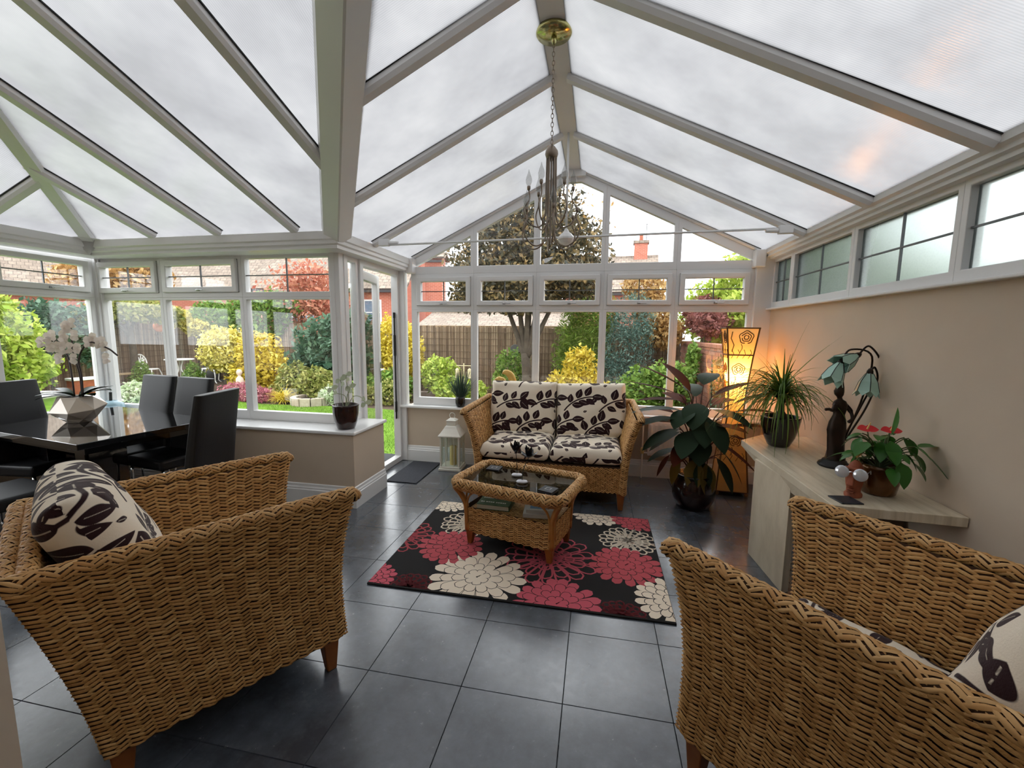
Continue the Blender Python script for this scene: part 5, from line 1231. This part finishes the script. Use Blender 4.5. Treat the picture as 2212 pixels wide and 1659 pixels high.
# lawn outline walks clockwise round the bay
lw.prism([(x, y, GZ - .03) for x, y in [(-2.45, 4.3), (-2.45, 6.2), (-2.9, 8.0), (-5.2, 8.3), (-7.2, 8.1), (-9.0, 8.6), (-11, 9.9), (-12.3, 9.5), (-12.8, 7.2), (-12.6, 4), (-11, 1), (-5.35, -.5), (-5.35, 4.3)]], (0, 0, .03))
lawn = struct('lawn', lw, 'lawn', 'bright green mown lawn curving round the conservatory')
r = np.random.RandomState(8); n = 26000; gx = r.uniform(-9.5, -2.5, n); gy = 4.4 + 3.8 * r.rand(n) ** .8; keep = gy < 8.1; gx, gy = gx[keep], gy[keep]; n = len(gx); ga = r.uniform(0, 6.28, n); gl = r.uniform(.02, .045, n)
V = np.stack([np.stack([gx - .004 * np.cos(ga), gy - .004 * np.sin(ga), np.full(n, GZ)], 1), np.stack([gx + .004 * np.cos(ga), gy + .004 * np.sin(ga), np.full(n, GZ)], 1), np.stack([gx + gl * .5 * np.sin(ga), gy + gl * .5 * np.cos(ga), GZ + gl], 1)], 1).reshape(-1, 3)
g_ = npmesh('grass', V, np.arange(3 * n).reshape(n, 3), fmat('grass_blade', [(84, 116, 36), (108, 140, 48), (130, 156, 66)], .3), kind='stuff'); tag(g_, 'short bright grass blades of the lawn', 'grass')
for k in range(6):
    pv = MB().box(-2.42, 3.75 + .15 * k, GZ - .02, -2.32, 3.89 + .15 * k, GZ + .09).build('threshold_brick', mat('paving_brick%d' % k, lin(168 + 5 * (k % 3), 122, 104), .9), None, bevel=.004); pv.parent = bpy.data.objects['ground']
# pebble bed below the gable windows
b = MB(); rr = random.Random(5)
for k in range(420):
    x, y, s = rr.uniform(-3.2, .2), rr.uniform(6.3, 7.6), rr.uniform(.03, .06); b.lathe([(s * .5, -.01), (s, s * .3), (s * .6, s * .6), (0, s * .65)], 6, (x, y, GZ - .03), 1, .8)
pb = b.build('pebbles', mat('grey_pebble', lin(150, 148, 146), .8, isl=[lin(110, 108, 106), lin(160, 156, 152), lin(200, 196, 190)]), kind='stuff'); tag(pb, 'grey pebble bed outside the gable windows', 'pebbles')
M['binding'] = mat('brown_binding', lin(104, 86, 70), .9)
# reed-screen fences
def fence(name, a, b, h, label, seed, posts=True):
    a, b = Vector(a), Vector(b); L = (b - a).length; d = (b - a) / L; s_ = Vector((-d.y, d.x, 0)); o = empty(name, (a.x, a.y, GZ), math.atan2(d.y, d.x), label, 'fence'); rr = random.Random(seed)
    nb = int(L / 1.8)
    for p in range(nb):
        m_ = MB(); x0 = L * p / nb; wd = L / nb; k = 0; x = x0
        while x < x0 + wd - .01:
            w_ = rr.uniform(.014, .026); y = rr.uniform(-.008, .008); zt = h + rr.uniform(-.03, .03); m_.add([(x, y - .01, 0), (x + w_ * .5, y - .022, 0), (x + w_, y - .01, 0), (x, y - .01, zt), (x + w_ * .5, y - .022, zt), (x + w_, y - .01, zt), (x + w_ * .5, .02, 0), (x + w_ * .5, .02, zt)], [(0, 1, 4, 3), (1, 2, 5, 4), (3, 4, 5, 7), (2, 6, 7, 5), (6, 0, 3, 7)]); x += w_ * .96
        m_.build('reed_screen', 'reed', o, kind='stuff')
        wb = MB()
        for k in range(int(h / .17)): wb.box(x0, -.031, .08 + .17 * k, x0 + wd, -.026, .089 + .17 * k)
        wb.build('binding_wires', 'binding', o, kind='stuff')
    MB().box(0, .02, h - .02, L, .06, h + .03).build('top_rail', M['twig'], o)
    return o
fence('reed_fence', (-13.9, 2, 0), (-13.9, 12.2, 0), 1.86, 'brown reed-screen fence along the left side of the lawn', 1)
fence('reed_fence', (-13.9, 12.2, 0), (-5.0, 11.2, 0), 1.80, 'brown reed-screen fence behind the shrub border and bistro set', 2)
fence('reed_fence', (-5.0, 11.0, 0), (2.0, 10.8, 0), 1.76, 'brown reed-screen fence behind the plum tree', 3)
# brick boundary wall, brick by brick
BW = empty('brick_wall', (2.05, 7.9, GZ), 0, 'weathered pink brick garden wall outside the right gable pane', 'wall')
MB().box(-.09, -3.0, -.2, .10, 2.8, 1.40).build('mortar_core', mat('mortar', lin(176, 160, 146), .95), BW)
bm_ = bpy.data.meshes.new('brick'); bb = MB().box(-.012, -.106, 0, .02, .106, .064); bm_.from_pydata(bb.v, [], bb.f)
bm_.materials.append(mat('old_brick', lin(172, 120, 100), .95, nz=(14, lin(150, 98, 82), .25), bmp=(50, .4, .006)))
bm2 = bm_.copy(); bm2.materials.clear(); bm2.materials.append(mat('old_brick_pale', lin(186, 142, 120), .95, nz=(12, lin(160, 112, 94), .25), bmp=(50, .4, .006)))
rr = random.Random(6); cnt = 0; rest = MB()
for row in range(18, -1, -1):
    for k in range(24):
        y = 2.7 - k * .225 - (row % 2) * .112
        if cnt < 300 and row >= 5:
            o = bpy.data.objects.new('brick', bm2 if rr.random() < .35 else bm_); COL.objects.link(o); o.parent = BW; o.location = (-.092 + rr.uniform(-.003, .003), y, row * .075); cnt += 1
        else: rest.box(-.104, y - .106, row * .075, -.07, y + .106, row * .075 + .064)
ro = rest.build('lower_bricks', bm_.materials[0], BW, kind='stuff')
for k in range(24): MB().box(-.12, 2.58 - k * .225, 1.40, .12, 2.79 - k * .225, 1.465).build('coping_brick', bm_.materials[0], BW, bevel=.006)
# --- trees and shrubs seen through the gable
tr = shrub('plum_tree', 'dark-leaved plum tree with a forked trunk behind the gable', 'tree', [(-1.45, 8.9, 3.5, 1.25, 1.1, 1.1), (-2.1, 8.9, 3.0, 1.1, 1.0, .9), (-.85, 8.9, 3.0, 1.15, 1.0, .95), (-1.5, 8.9, 2.6, 1.5, 1.1, .62), (-1.6, 8.8, 4.1, .8, .8, .55), (-2.3, 8.8, 2.5, .7, .8, .45), (-.3, 9, 2.6, .6, .8, .45), (-2.6, 8.8, 2.15, .5, .7, .3), (-1.6, 8.6, 2.1, .9, .6, .28)], 27000, .052, Pu, 31, (1.2, .115), 0)
for e in ((-.75, .1, 2.9), (-.35, 0, 3.4), (.15, .1, 3.7), (.5, -.1, 3.2), (.85, .1, 2.8), (.1, -.3, 3.0)):
    MB().tube(bez((0, 0, 1.08), (e[0] * .22, 0, 1.45), (e[0] * .6, e[1], e[2] - .6), e, 8), [.07 - .006 * i for i in range(9)], 8).build('branch', 'bark', tr, smooth=True)
V, F = foliage([(0, 0, 4.4, 1.9, 1.0, .7), (.9, 0, 3.6, 1.0, .8, 1.0), (-1.1, 0, 3.5, .9, .8, 1.0)], 320, .045, 77, shell=.3); npmesh('loose_leaves', V + np.array([0, 0, 0.0]), F, Go, tr, kind='stuff')
shrub('euonymus_shrub', 'yellow and green variegated shrub right of the plum trunk', 'shrub', [(-.42, 8.2, .35, .62, .5, .5), (-.30, 8.2, .85, .34, .3, .42), (-.75, 8.1, .15, .4, .4, .35), (0, 8.1, .3, .35, .4, .4)], 5200, .045, Yl, 32, upb=.8)
shrub('silver_shrub', 'silvery pale shrub in front of the yellow euonymus', 'shrub', [(-.55, 7.3, .05, .5, .35, .33), (.05, 7.2, .1, .4, .35, .35)], 2600, .035, Wv, 33)
shrub('bamboo_clump', 'tall feathery bamboo against the dark fence', 'bamboo', [(-.30, 9.9, 1.3, .65, .5, 1.0), (-.1, 9.9, 1.9, .6, .5, .6), (-.5, 9.9, .8, .5, .4, .7)], 6500, .07, Bm, 34, asp=.16)
shrub('blue_conifer', 'blue-green conifer left of the brick wall', 'conifer', [(.62, 9.7, 1.2, .62, .5, .9), (.75, 9.6, 1.8, .5, .5, .6), (.45, 9.6, .5, .55, .5, .6)], 7000, .04, Bl, 35, asp=.25)
shrub('viburnum_shrub', 'broad green shrub just outside the fourth gable pane', 'shrub', [(.95, 7.7, .45, .62, .5, .5), (1.25, 7.6, .65, .4, .4, .42), (.6, 7.5, .15, .45, .4, .4), (.95, 7.4, -.05, .6, .4, .3)], 5600, .05, G1, 36, upb=.9)
shrub('acer_tree', 'copper and green acer above the brick wall', 'tree', [(1.25, 10.2, 1.9, .5, .5, .55), (1.5, 10.1, 1.5, .4, .4, .4), (1.0, 10.2, 2.5, .5, .5, .4)], 3200, .06, Go, 37, (1.6, .05), 4)
shrub('virginia_creeper', 'burgundy creeper hanging over the brick wall', 'creeper', [(2.25, 9.6, 1.75, .45, .7, .28), (2.1, 8.9, 1.7, .3, .5, .3), (2.3, 10.2, 1.95, .45, .5, .4)], 3400, .06, Bd, 38)
shrub('robinia_tree', 'lime-green tree beyond the brick wall', 'tree', [(3.3, 10.0, 2.6, .9, .9, .8), (2.95, 9.4, 2.0, .6, .7, .5), (3.6, 9.8, 3.3, .7, .7, .55), (3.0, 10.4, 1.7, .9, .6, .6), (2.7, 11.0, 2.0, .8, .5, .8)], 9500, .07, G3, 39, (2.0, .1), 5)
shrub('climbing_rose', 'leggy green climber tied against the brick wall', 'climber', [(1.75, 8.4, .85, .12, .2, .5), (1.8, 8.6, 1.1, .12, .2, .25)], 500, .05, G1, 40)
shrub('thin_climber', 'thin dark climber on the brick wall beside the paper lamp', 'climber', [(1.85, 7.1, .75, .1, .12, .45)], 220, .045, G2, 41)
shrub('low_green_shrub', 'low lime-green shrub in the bed left of the plum tree', 'shrub', [(-3.75, 9.9, .45, .5, .4, .45), (-3.3, 9.6, .15, .5, .4, .32), (-2.9, 9.4, .1, .5, .4, .3)], 3800, .055, G3, 42, upb=.8)
shrub('fence_shrub', 'small olive shrub against the reed fence by the plum trunk', 'shrub', [(-2.0, 10.2, .65, .45, .3, .45), (-2.1, 10.1, .3, .4, .3, .35)], 1800, .05, G1, 43)
shrub('golden_privet', 'bright golden privet outside the open door', 'shrub', [(-5.0, 10.1, 1.25, .52, .5, .7), (-4.75, 10.0, .7, .55, .45, .6), (-4.5, 9.9, 1.1, .35, .35, .5)], 5200, .05, Yl, 44, upb=.8)
shrub('hydrangea_shrub', 'green leafy shrub under the golden privet', 'shrub', [(-4.75, 9.4, .2, .6, .4, .4), (-5.3, 9.3, .1, .5, .4, .35)], 2600, .06, G1, 45, upb=.7)
shrub('dry_spiraea', 'twiggy brown-green shrub at the lawn edge by the door', 'shrub', [(-4.6, 8.9, .05, .55, .35, .38), (-5.2, 8.8, .0, .5, .35, .3)], 2000, .04, G4, 46)
# --- border seen through the bay
shrub('laurel_bush', 'large dark green laurel in the bay border', 'shrub', [(-6.7, 9.9, 1.1, .95, .7, .8), (-6.2, 9.7, .8, .8, .6, .7), (-7.0, 9.8, .6, .8, .6, .7), (-6.1, 9.9, 1.6, .7, .6, .45)], 5200, .085, G2, 51, upb=.8)
shrub('pieris_shrub', 'olive pieris shrub in front of the laurel, left', 'shrub', [(-7.15, 9.2, .30, .5, .4, .42), (-7.3, 9.1, .0, .5, .4, .3)], 3000, .055, G4, 52, upb=.8)
shrub('pieris_shrub', 'olive pieris shrub in front of the laurel, right', 'shrub', [(-6.35, 8.9, .22, .55, .4, .42), (-6.0, 8.8, .05, .5, .4, .35)], 3200, .055, G4, 53, upb=.8)
shrub('yellow_shrub', 'golden yellow shrub behind the ornamental grass', 'shrub', [(-8.9, 10.0, .85, .7, .5, .62), (-8.5, 9.9, .4, .7, .5, .5), (-9.2, 9.9, .25, .5, .5, .5)], 4800, .055, Yl, 54, upb=.8)
shrub('standard_privet', 'clipped ball of variegated yellow privet on a short trunk', 'shrub', [(-10.0, 10.0, .98, .62, .6, .62), (-10.0, 10.0, .75, .55, .5, .45)], 4600, .055, Yv, 55, (1.0, .06), 3)
shrub('heather_mound', 'pink heather mound at the lawn edge', 'heather', [(-8.15, 8.55, .03, .58, .4, .26), (-7.6, 8.5, -.02, .4, .35, .2)], 3200, .03, Pk, 56)
shrub('maple_tree', 'red-leaved autumn maple with bare branches behind the laurel', 'tree', [(-9.0, 12.0, 2.5, 1.5, 1.0, .8), (-8.2, 11.9, 2.2, 1.1, .9, .7), (-9.8, 12, 2.0, 1.0, .9, .7), (-8.6, 11.8, 3.1, 1.1, .9, .5), (-8.3, 11.6, 1.4, .6, .5, .4)], 4600, .07, Rd, 57, (.9, .09), 16, shell=.25)
shrub('fence_climber', 'green climber spilling over the fence behind the bistro set', 'climber', [(-12.3, 12.0, 1.9, .9, .4, .55), (-11.0, 11.8, 1.9, .9, .4, .6), (-10.0, 11.6, 1.7, .8, .4, .6), (-9.6, 11.4, 2.2, .9, .4, .5)], 6500, .075, G1, 58)
shrub('hops_climber', 'yellowing climber on the fence above the bistro table', 'climber', [(-12.6, 11.6, 1.55, .55, .3, .28), (-13.1, 11.4, 1.85, .5, .4, .3)], 1300, .075, Yv, 59)
shrub('twisted_willow', 'twisted-stem small tree on the left fence', 'tree', [(-13.1, 10.0, 2.05, .8, .9, .38), (-13.2, 9.2, 1.75, .4, .6, .3), (-13.0, 10.9, 1.95, .5, .6, .3)], 3600, .075, G4, 60, (1.7, .09), 4)
shrub('cherry_tree', 'golden autumn tree beyond the left fence', 'tree', [(-19.2, 14.2, 3.7, 1.5, 1.4, 1.1), (-18.2, 14.6, 3.5, 1.0, 1.0, .9), (-20.6, 14.2, 3.4, 1.0, 1.2, .9)], 5200, .11, Go, 61, (2.6, .15), 6)
shrub('cotinus_shrub', 'lime and gold shrub outside the side window', 'shrub', [(-12.4, 6.7, 1.3, .8, .8, .9), (-12.5, 7.0, .6, .8, .8, .6), (-12.6, 6.3, 2.0, .8, .8, .5), (-12.4, 5.6, 1.2, .9, .9, .9)], 8500, .075, G3, 62, upb=.7)
shrub('bay_laurel', 'grey-green tall shrub behind the orchid', 'shrub', [(-13.3, 8.2, 1.5, .5, .7, .7), (-13.2, 8.9, 1.3, .4, .5, .8)], 3600, .075, G2, 63)
shrub('variegated_hebe', 'white-edged hebe at the lawn edge below the bay', 'shrub', [(-9.6, 7.25, .03, .42, .35, .28), (-9.5, 7.2, .2, .25, .22, .2)], 2200, .045, Wv, 64)
shrub('dwarf_conifer', 'small dark cone-shaped conifer by the left fence', 'conifer', [(-12.7, 9.9, .05, .34, .34, .3), (-12.7, 9.9, .3, .2, .2, .3)], 1600, .035, G1, 65)
shrub('dwarf_conifer', 'small cone-shaped conifer beside the white bistro chair', 'conifer', [(-11.4, 10.3, .05, .32, .32, .3), (-11.4, 10.3, .28, .2, .2, .3)], 1600, .035, G1, 66)
shrub('edging_shrub', 'pale green mound beside the stone planter', 'shrub', [(-5.75, 8.55, .0, .35, .3, .27)], 1500, .045, Wv, 67)
gr = empty('ornamental_grass', (-6.95, 8.45, GZ), 0, 'yellow arching ornamental grass at the lawn edge', 'grass'); b = MB(); rr = random.Random(8)
for k in range(260):
    a = rr.uniform(0, 6.28); el = rr.uniform(.5, 1.4); b.leaf((rr.uniform(-.1, .1), rr.uniform(-.1, .1), 0), (math.cos(a) * math.cos(el), math.sin(a) * math.cos(el), math.sin(el)), (0, 0, 1), rr.uniform(.3, .5), .018, rr.uniform(.9, 1.8), .2, 5, 0, .2)
b.build('grass_blades', Yl, gr, kind='stuff')
sp_ = empty('stone_planter', (-6.2, 8.45, GZ), 0, 'low round stone planter at the lawn edge', 'planter')
for k in range(12):
    a0, a1 = 2 * PI * k / 12 + .02, 2 * PI * (k + 1) / 12 - .02
    MB().prism([(.46 * math.cos(a0), .46 * math.sin(a0), -.03), (.46 * math.cos(a1), .46 * math.sin(a1), -.03), (.34 * math.cos(a1), .34 * math.sin(a1), -.03), (.34 * math.cos(a0), .34 * math.sin(a0), -.03)], (0, 0, .2)).build('stone', mat('pale_stone%d' % k, lin(186 - 4 * (k % 4), 172 - 3 * (k % 3), 150), .95, nz=(12, lin(150, 138, 118), .3), bmp=(30, .5, .01)), sp_, bevel=.01)
MB().lathe([(0, .12), (.35, .11)], 16).build('soil', 'soil', sp_)
# bistro set
M['castwhite'] = mat('white_cast_iron', lin(236, 234, 228), .5)
bt = empty('bistro_table', (-12.35, 10.75, GZ), 0, 'round white cast-iron bistro table in the garden', 'table')
MB().lathe([(0, .70), (.36, .70), (.38, .715), (.36, .735), (0, .735)], 26).build('top', 'castwhite', bt, smooth=False)
for k in range(3): a = k * 2.094 + .3; MB().tube(spline([(.1 * math.cos(a), .1 * math.sin(a), .70), (.04 * math.cos(a), .04 * math.sin(a), .42), (.16 * math.cos(a), .16 * math.sin(a), .2), (.34 * math.cos(a), .34 * math.sin(a), 0)], 5), .018, 7).build('leg', 'castwhite', bt, smooth=True)
def bistro_chair(x, y, rz, lb):
    c = empty('bistro_chair', (x, y, GZ), rz, lb, 'chair', 'white bistro chairs')
    MB().lathe([(0, .43), (.2, .43), (.215, .44), (.2, .455), (0, .45)], 20).build('seat', 'castwhite', c)
    for sx in (-1, 1):
        for sy in (-1, 1): MB().tube(spline([(sx * .15, sy * .14, .43), (sx * .19, sy * .18, .25), (sx * .17, sy * .17, .08), (sx * .22, sy * .22, 0)], 4), .016, 6).build('leg', 'castwhite', c, smooth=True)
    def lp(s): return [(s * .2 * math.sin(a) * (1 if a < 2.2 else 1), -.2 - .04 * (1 - math.cos(a)), .66 - .21 * math.cos(a)) for a in [PI * i / 14 for i in range(15)]]
    MB().tube(lp(1) + lp(-1)[::-1][1:-1], .02, 6, closed=True).build('back_frame', 'castwhite', c, smooth=True)
    for a, r0, r1 in ((0, .0, .19), (.55, .0, .17), (-.55, .0, .17), (1.1, .0, .15), (-1.1, .0, .15), (1.9, .02, .13), (-1.9, .02, .13)):
        MB().tube(bez((0, -.24, .50), (.25 * math.sin(a) * .4, -.24, .56), (.5 * r1 * math.sin(a), -.245, .68), (r1 * math.sin(a), -.245, .66 + r1 * math.cos(a)), 6), [.012, .014, .018, .022, .024, .02, .012], 6).build('back_scroll', 'castwhite', c, smooth=True)
    MB().tube([(0, -.19, .43), (0, -.23, .5)], .02, 6).build('back_post', 'castwhite', c)
    return c
bistro_chair(-12.95, 10.35, face(.95, .25), 'white cast-iron bistro chair left of its table')
bistro_chair(-11.55, 11.0, face(-.85, -.5), 'white cast-iron bistro chair right of its table')
# small garden things
st = empty('stone_statue', (-8.55, 8.95, GZ), 0, 'small pale stone cherub above the heather', 'statue')
M['statue'] = mat('pale_statue_stone', lin(214, 190, 170), .9); MB().lathe([(.10, 0), (.11, .08), (.07, .1), (.075, .25), (.09, .34), (.08, .44), (.035, .5), (.035, .52), (.062, .56), (.066, .60), (.045, .655), (0, .67)], 14).build('figure', 'statue', st, smooth=True); MB().box(-.13, -.13, -.03, .13, .13, .01).build('plinth', 'statue', st)
bu = empty('dark_buddha_statue', (-12.0, 11.5, GZ), 0, 'dark seated statue behind the bistro table', 'statue')
M['darkstone'] = mat('dark_stone', lin(84, 84, 82), .9); MB().lathe([(.22, 0), (.24, .45), (.16, .5), (.24, .55), (.22, .64), (.15, .72), (.17, .86), (.15, .98), (.06, 1.04), (.06, 1.07), (.09, 1.12), (.09, 1.2), (.05, 1.27), (0, 1.29)], 14).build('figure', 'darkstone', bu, smooth=True)
MB().box(-.3, -.3, -.03, .3, .3, .03).build('plinth', 'darkstone', bu)
ob = empty('orange_lantern', (-13.4, 11.1, 1.55), 0, 'round orange paper lantern hanging by the left fence', 'lantern'); MB().lathe([(0, -.16), (.08, -.14), (.15, -.06), (.16, 0), (.15, .06), (.08, .14), (0, .16)], 16).build('globe', mat('orange_paper', lin(226, 130, 70), .7), ob, smooth=True); MB().tube([(0, 0, .16), (0, .0, .45)], .006, 5).build('cord', 'twig', ob)
bs = empty('wooden_bench', (-12.9, 9.55, GZ), R_(85), 'low weathered bench in front of the left fence', 'bench')
for k in range(3): MB().box(-.6, -.17 + .115 * k, .36, .6, -.07 + .115 * k, .39).build('slat', 'twig', bs)
for x in (-.5, .5): MB().box(x - .04, -.15, -.02, x + .04, .15, .36).build('leg', 'twig', bs)
bt_ = empty('bird_feeder', (-2.62, 8.3, GZ), 0, 'pale metal bird feeder pole with hanging cage outside the gable', 'feeder')
MB().tube([(0, 0, -.02), (0, 0, 1.0)], .012, 6).build('pole', 'straw', bt_); MB().tube([(-.16, 0, .95), (.16, 0, .95)], .009, 6).build('cross_arm', 'straw', bt_)
for x in (-.14, .12): MB().lathe([(.01, .90), (.04, .87), (.045, .72), (.05, .70), (0, .69)], 10, (x, 0, 0)).build('feeder_cage', 'straw', bt_)
for x, z, lb in ((-2.05, 1.05, 'lower'), (-1.82, 1.2, 'upper')):
    fo = empty('fence_plaque', (x, 10.86, z), 0, 'round dark plaque on the reed fence, the %s one' % lb, 'plaque', 'fence plaques'); d_ = MB().lathe([(0, 0), (.07, 0), (.12, .012), (.13, .02), (.12, .03), (0, .03)], 20).build('disc', 'darkstone', fo); d_.rotation_euler = (PI / 2, 0, 0)
wt = empty('round_garden_table', (-9.4, 5.35, GZ), 0, 'round pale stone table on the lawn outside the side window', 'table'); MB().lathe([(.2, -.02), (.16, .05), (.10, .2), (.10, .42), (.2, .46), (.5, .47), (.52, .5), (.5, .52), (0, .52)], 26).build('pedestal_table', mat('pale_cast_stone', lin(206, 200, 196), .8), wt, smooth=False)
pc = empty('garden_trough', (-12.6, 8.5, GZ), R_(80), 'terracotta and white trough by the left fence', 'planter'); MB().prism([(-.35, -.15, 0), (.35, -.15, 0), (.35, .15, 0), (-.35, .15, 0)], (0, 0, .34)).build('trough', 'terracotta', pc, bevel=.01); MB().box(-.37, -.17, .34, .37, .17, .40).build('white_rim', 'castwhite', pc, bevel=.008)
# hedges outside the obscured windows
shrub('privet_hedge', 'green hedge blurred behind the obscured windows, nearest the gable', 'hedge', [(3.0, 6.2, 1.6, .8, .8, 1.4), (3.3, 5.2, 1.3, .8, .8, 1.0), (3.6, 4.3, 1.0, .7, .8, 1.1)], 6500, .08, G1, 71)
shrub('privet_hedge', 'green hedge blurred behind the obscured windows, further from the gable', 'hedge', [(4.3, 3.2, .9, .8, .9, 1.15), (4.4, 1.9, .9, .8, .9, 1.35)], 3600, .08, G2, 72)
shrub('fruit_tree', 'pale autumn tree blurred behind the obscured windows', 'tree', [(5.2, 3.4, 2.2, .9, .8, .5), (5.4, 2.2, 2.4, .8, .8, .6)], 1500, .08, G4, 73, (1.6, .08), 3)
# ------------------------------------------------------------------ neighbouring houses
M['hbrick'] = brickmat('red_house_brick', lin(176, 98, 76), lin(160, 86, 66), lin(180, 138, 120))
M['hbrickx'] = brickmat('red_house_brick_side', lin(188, 92, 66), lin(172, 80, 58), lin(190, 140, 120), 1, (PI / 2, 0, PI / 2))
M['htile'] = rooftile('grey_brown_roof_tiles', lin(154, 142, 130), lin(132, 120, 110), lin(96, 86, 80)); M['gutter'] = mat('black_gutter', lin(44, 38, 38), .5)
def house(name, x, y, rz, L, D, he, hr, label, wins=(), chim=None, aerial=False):
    """gabled brick house: front (local -Y) long side L, depth D, eaves he, ridge hr"""
    o = empty(name, (x, y, GZ), rz, label, 'house')
    b = MB(); P = [(0, 0), (D, 0), (D, he), (D / 2, hr), (0, he)]
    b.prism([(-L / 2, yy, zz - .3 if zz == 0 else zz) for yy, zz in P], (L, 0, 0)); b.build('wall', 'hbrick', o)
    sl = math.atan2(hr - he, D / 2); ln = math.hypot(hr - he, D / 2) + .35
    for s in (0, 1):
        r_ = MB().box(-L / 2 - .2, 0, 0, L / 2 + .2, ln, .10).build('roof_slope', 'htile', o); r_.location = (0, -.28 * math.cos(sl) if s == 0 else D + .28 * math.cos(sl), he - .28 * math.sin(sl) + .02); r_.rotation_euler = (sl, 0, 0) if s == 0 else (sl, 0, PI)
    MB().box(-L / 2 - .2, -.42, he - .28, L / 2 + .2, -.30, he - .16).build('gutter', 'gutter', o)
    MB().box(-L / 2 - .2, D / 2 - .1, hr + .02, L / 2 + .2, D / 2 + .1, hr + .2).build('ridge_tiles', 'htile', o)
    for (wx, wz, ww, wh_) in wins:
        f = MB().ring([(wx - ww / 2, -.04, wz), (wx + ww / 2, -.04, wz), (wx + ww / 2, -.04, wz + wh_), (wx - ww / 2, -.04, wz + wh_)], [(wx - ww / 2 + .07, -.04, wz + .07), (wx + ww / 2 - .07, -.04, wz + .07), (wx + ww / 2 - .07, -.04, wz + wh_ - .07), (wx - ww / 2 + .07, -.04, wz + wh_ - .07)], (0, .06, 0)).build('window', 'castwhite', o)
        MB().box(wx - ww / 2 + .05, -.012, wz + .05, wx + ww / 2 - .05, -.006, wz + wh_ - .05).build('pane', 'darkglass', f)
        for k in (1, 2): MB().box(wx - ww / 2 + ww * k / 3 - .025, -.045, wz + .07, wx - ww / 2 + ww * k / 3 + .025, -.013, wz + wh_ - .07).build('glazing_bar', 'castwhite', f)
        MB().box(wx - ww / 2 + .07, -.044, wz + wh_ / 2 - .02, wx + ww / 2 - .07, -.0132, wz + wh_ / 2 + .02).build('glazing_bar', 'castwhite', f)
    if chim:
        cx, cy, cw, ct_ = chim; c = MB().box(cx - cw / 2, cy - .3, he, cx + cw / 2, cy + .3, ct_).build('chimney', 'hbrick', o)
        MB().box(cx - cw / 2 - .07, cy - .37, ct_, cx + cw / 2 + .07, cy + .37, ct_ + .16).build('chimney_cap', 'htile', c); MB().lathe([(.13, ct_ + .16), (.11, ct_ + .5), (.13, ct_ + .55)], 12, (cx, cy, 0)).build('chimney_pot', 'terracotta', c)
    if aerial:
        cx, cy, cw, ct_ = chim; MB().tube([(cx + .3, cy, ct_), (cx + .3, cy, ct_ + 1.3)], .02, 5).tube([(cx - .2, cy, ct_ + 1.25), (cx + .7, cy, ct_ + 1.1)], .015, 5).build('aerial', 'gutter', o)
    return o
M['darkglass'] = mat('dark_house_glass', lin(96, 112, 130), .05)
hA = house('brick_house', -13.3, 19.5, R_(6), 8.0, 6.0, 3.75, 6.3, 'red brick house with white casement window seen past the open door', ((2.2, 1.9, 1.3, 1.25), (-1.2, 1.9, 1.3, 1.25)))
house('brick_house', -8.45, 21.6, R_(8), .9, .9, 5.4, 5.55, 'slim red brick chimney block of the neighbouring house')
house('brick_house', -21.0, 20.5, R_(20), 8.0, 6.0, 3.9, 6.6, 'red brick house with long tiled roof above the bay windows')
house('brick_house', -31.5, 15.5, R_(58), 10.0, 7.0, 3.6, 7.4, 'tiled-roof house at the far left of the view')
house('brick_house', -37.0, 29.0, R_(-32), 3.4, 4.0, 4.8, 6.8, 'brick gable end peeping between the left-hand roofs')
house('brick_house', .55, 25.5, R_(-4), 5.2, 6.0, 4.0, 6.2, 'distant tiled-roof house with a chimney behind the gable', (), (1.75, 3.0, .8, 7.1), True)
house('brick_house', -4.2, 17.0, R_(2), 6.0, 4.0, 1.75, 2.35, 'low brick garage with grey tiles behind the reed fence')
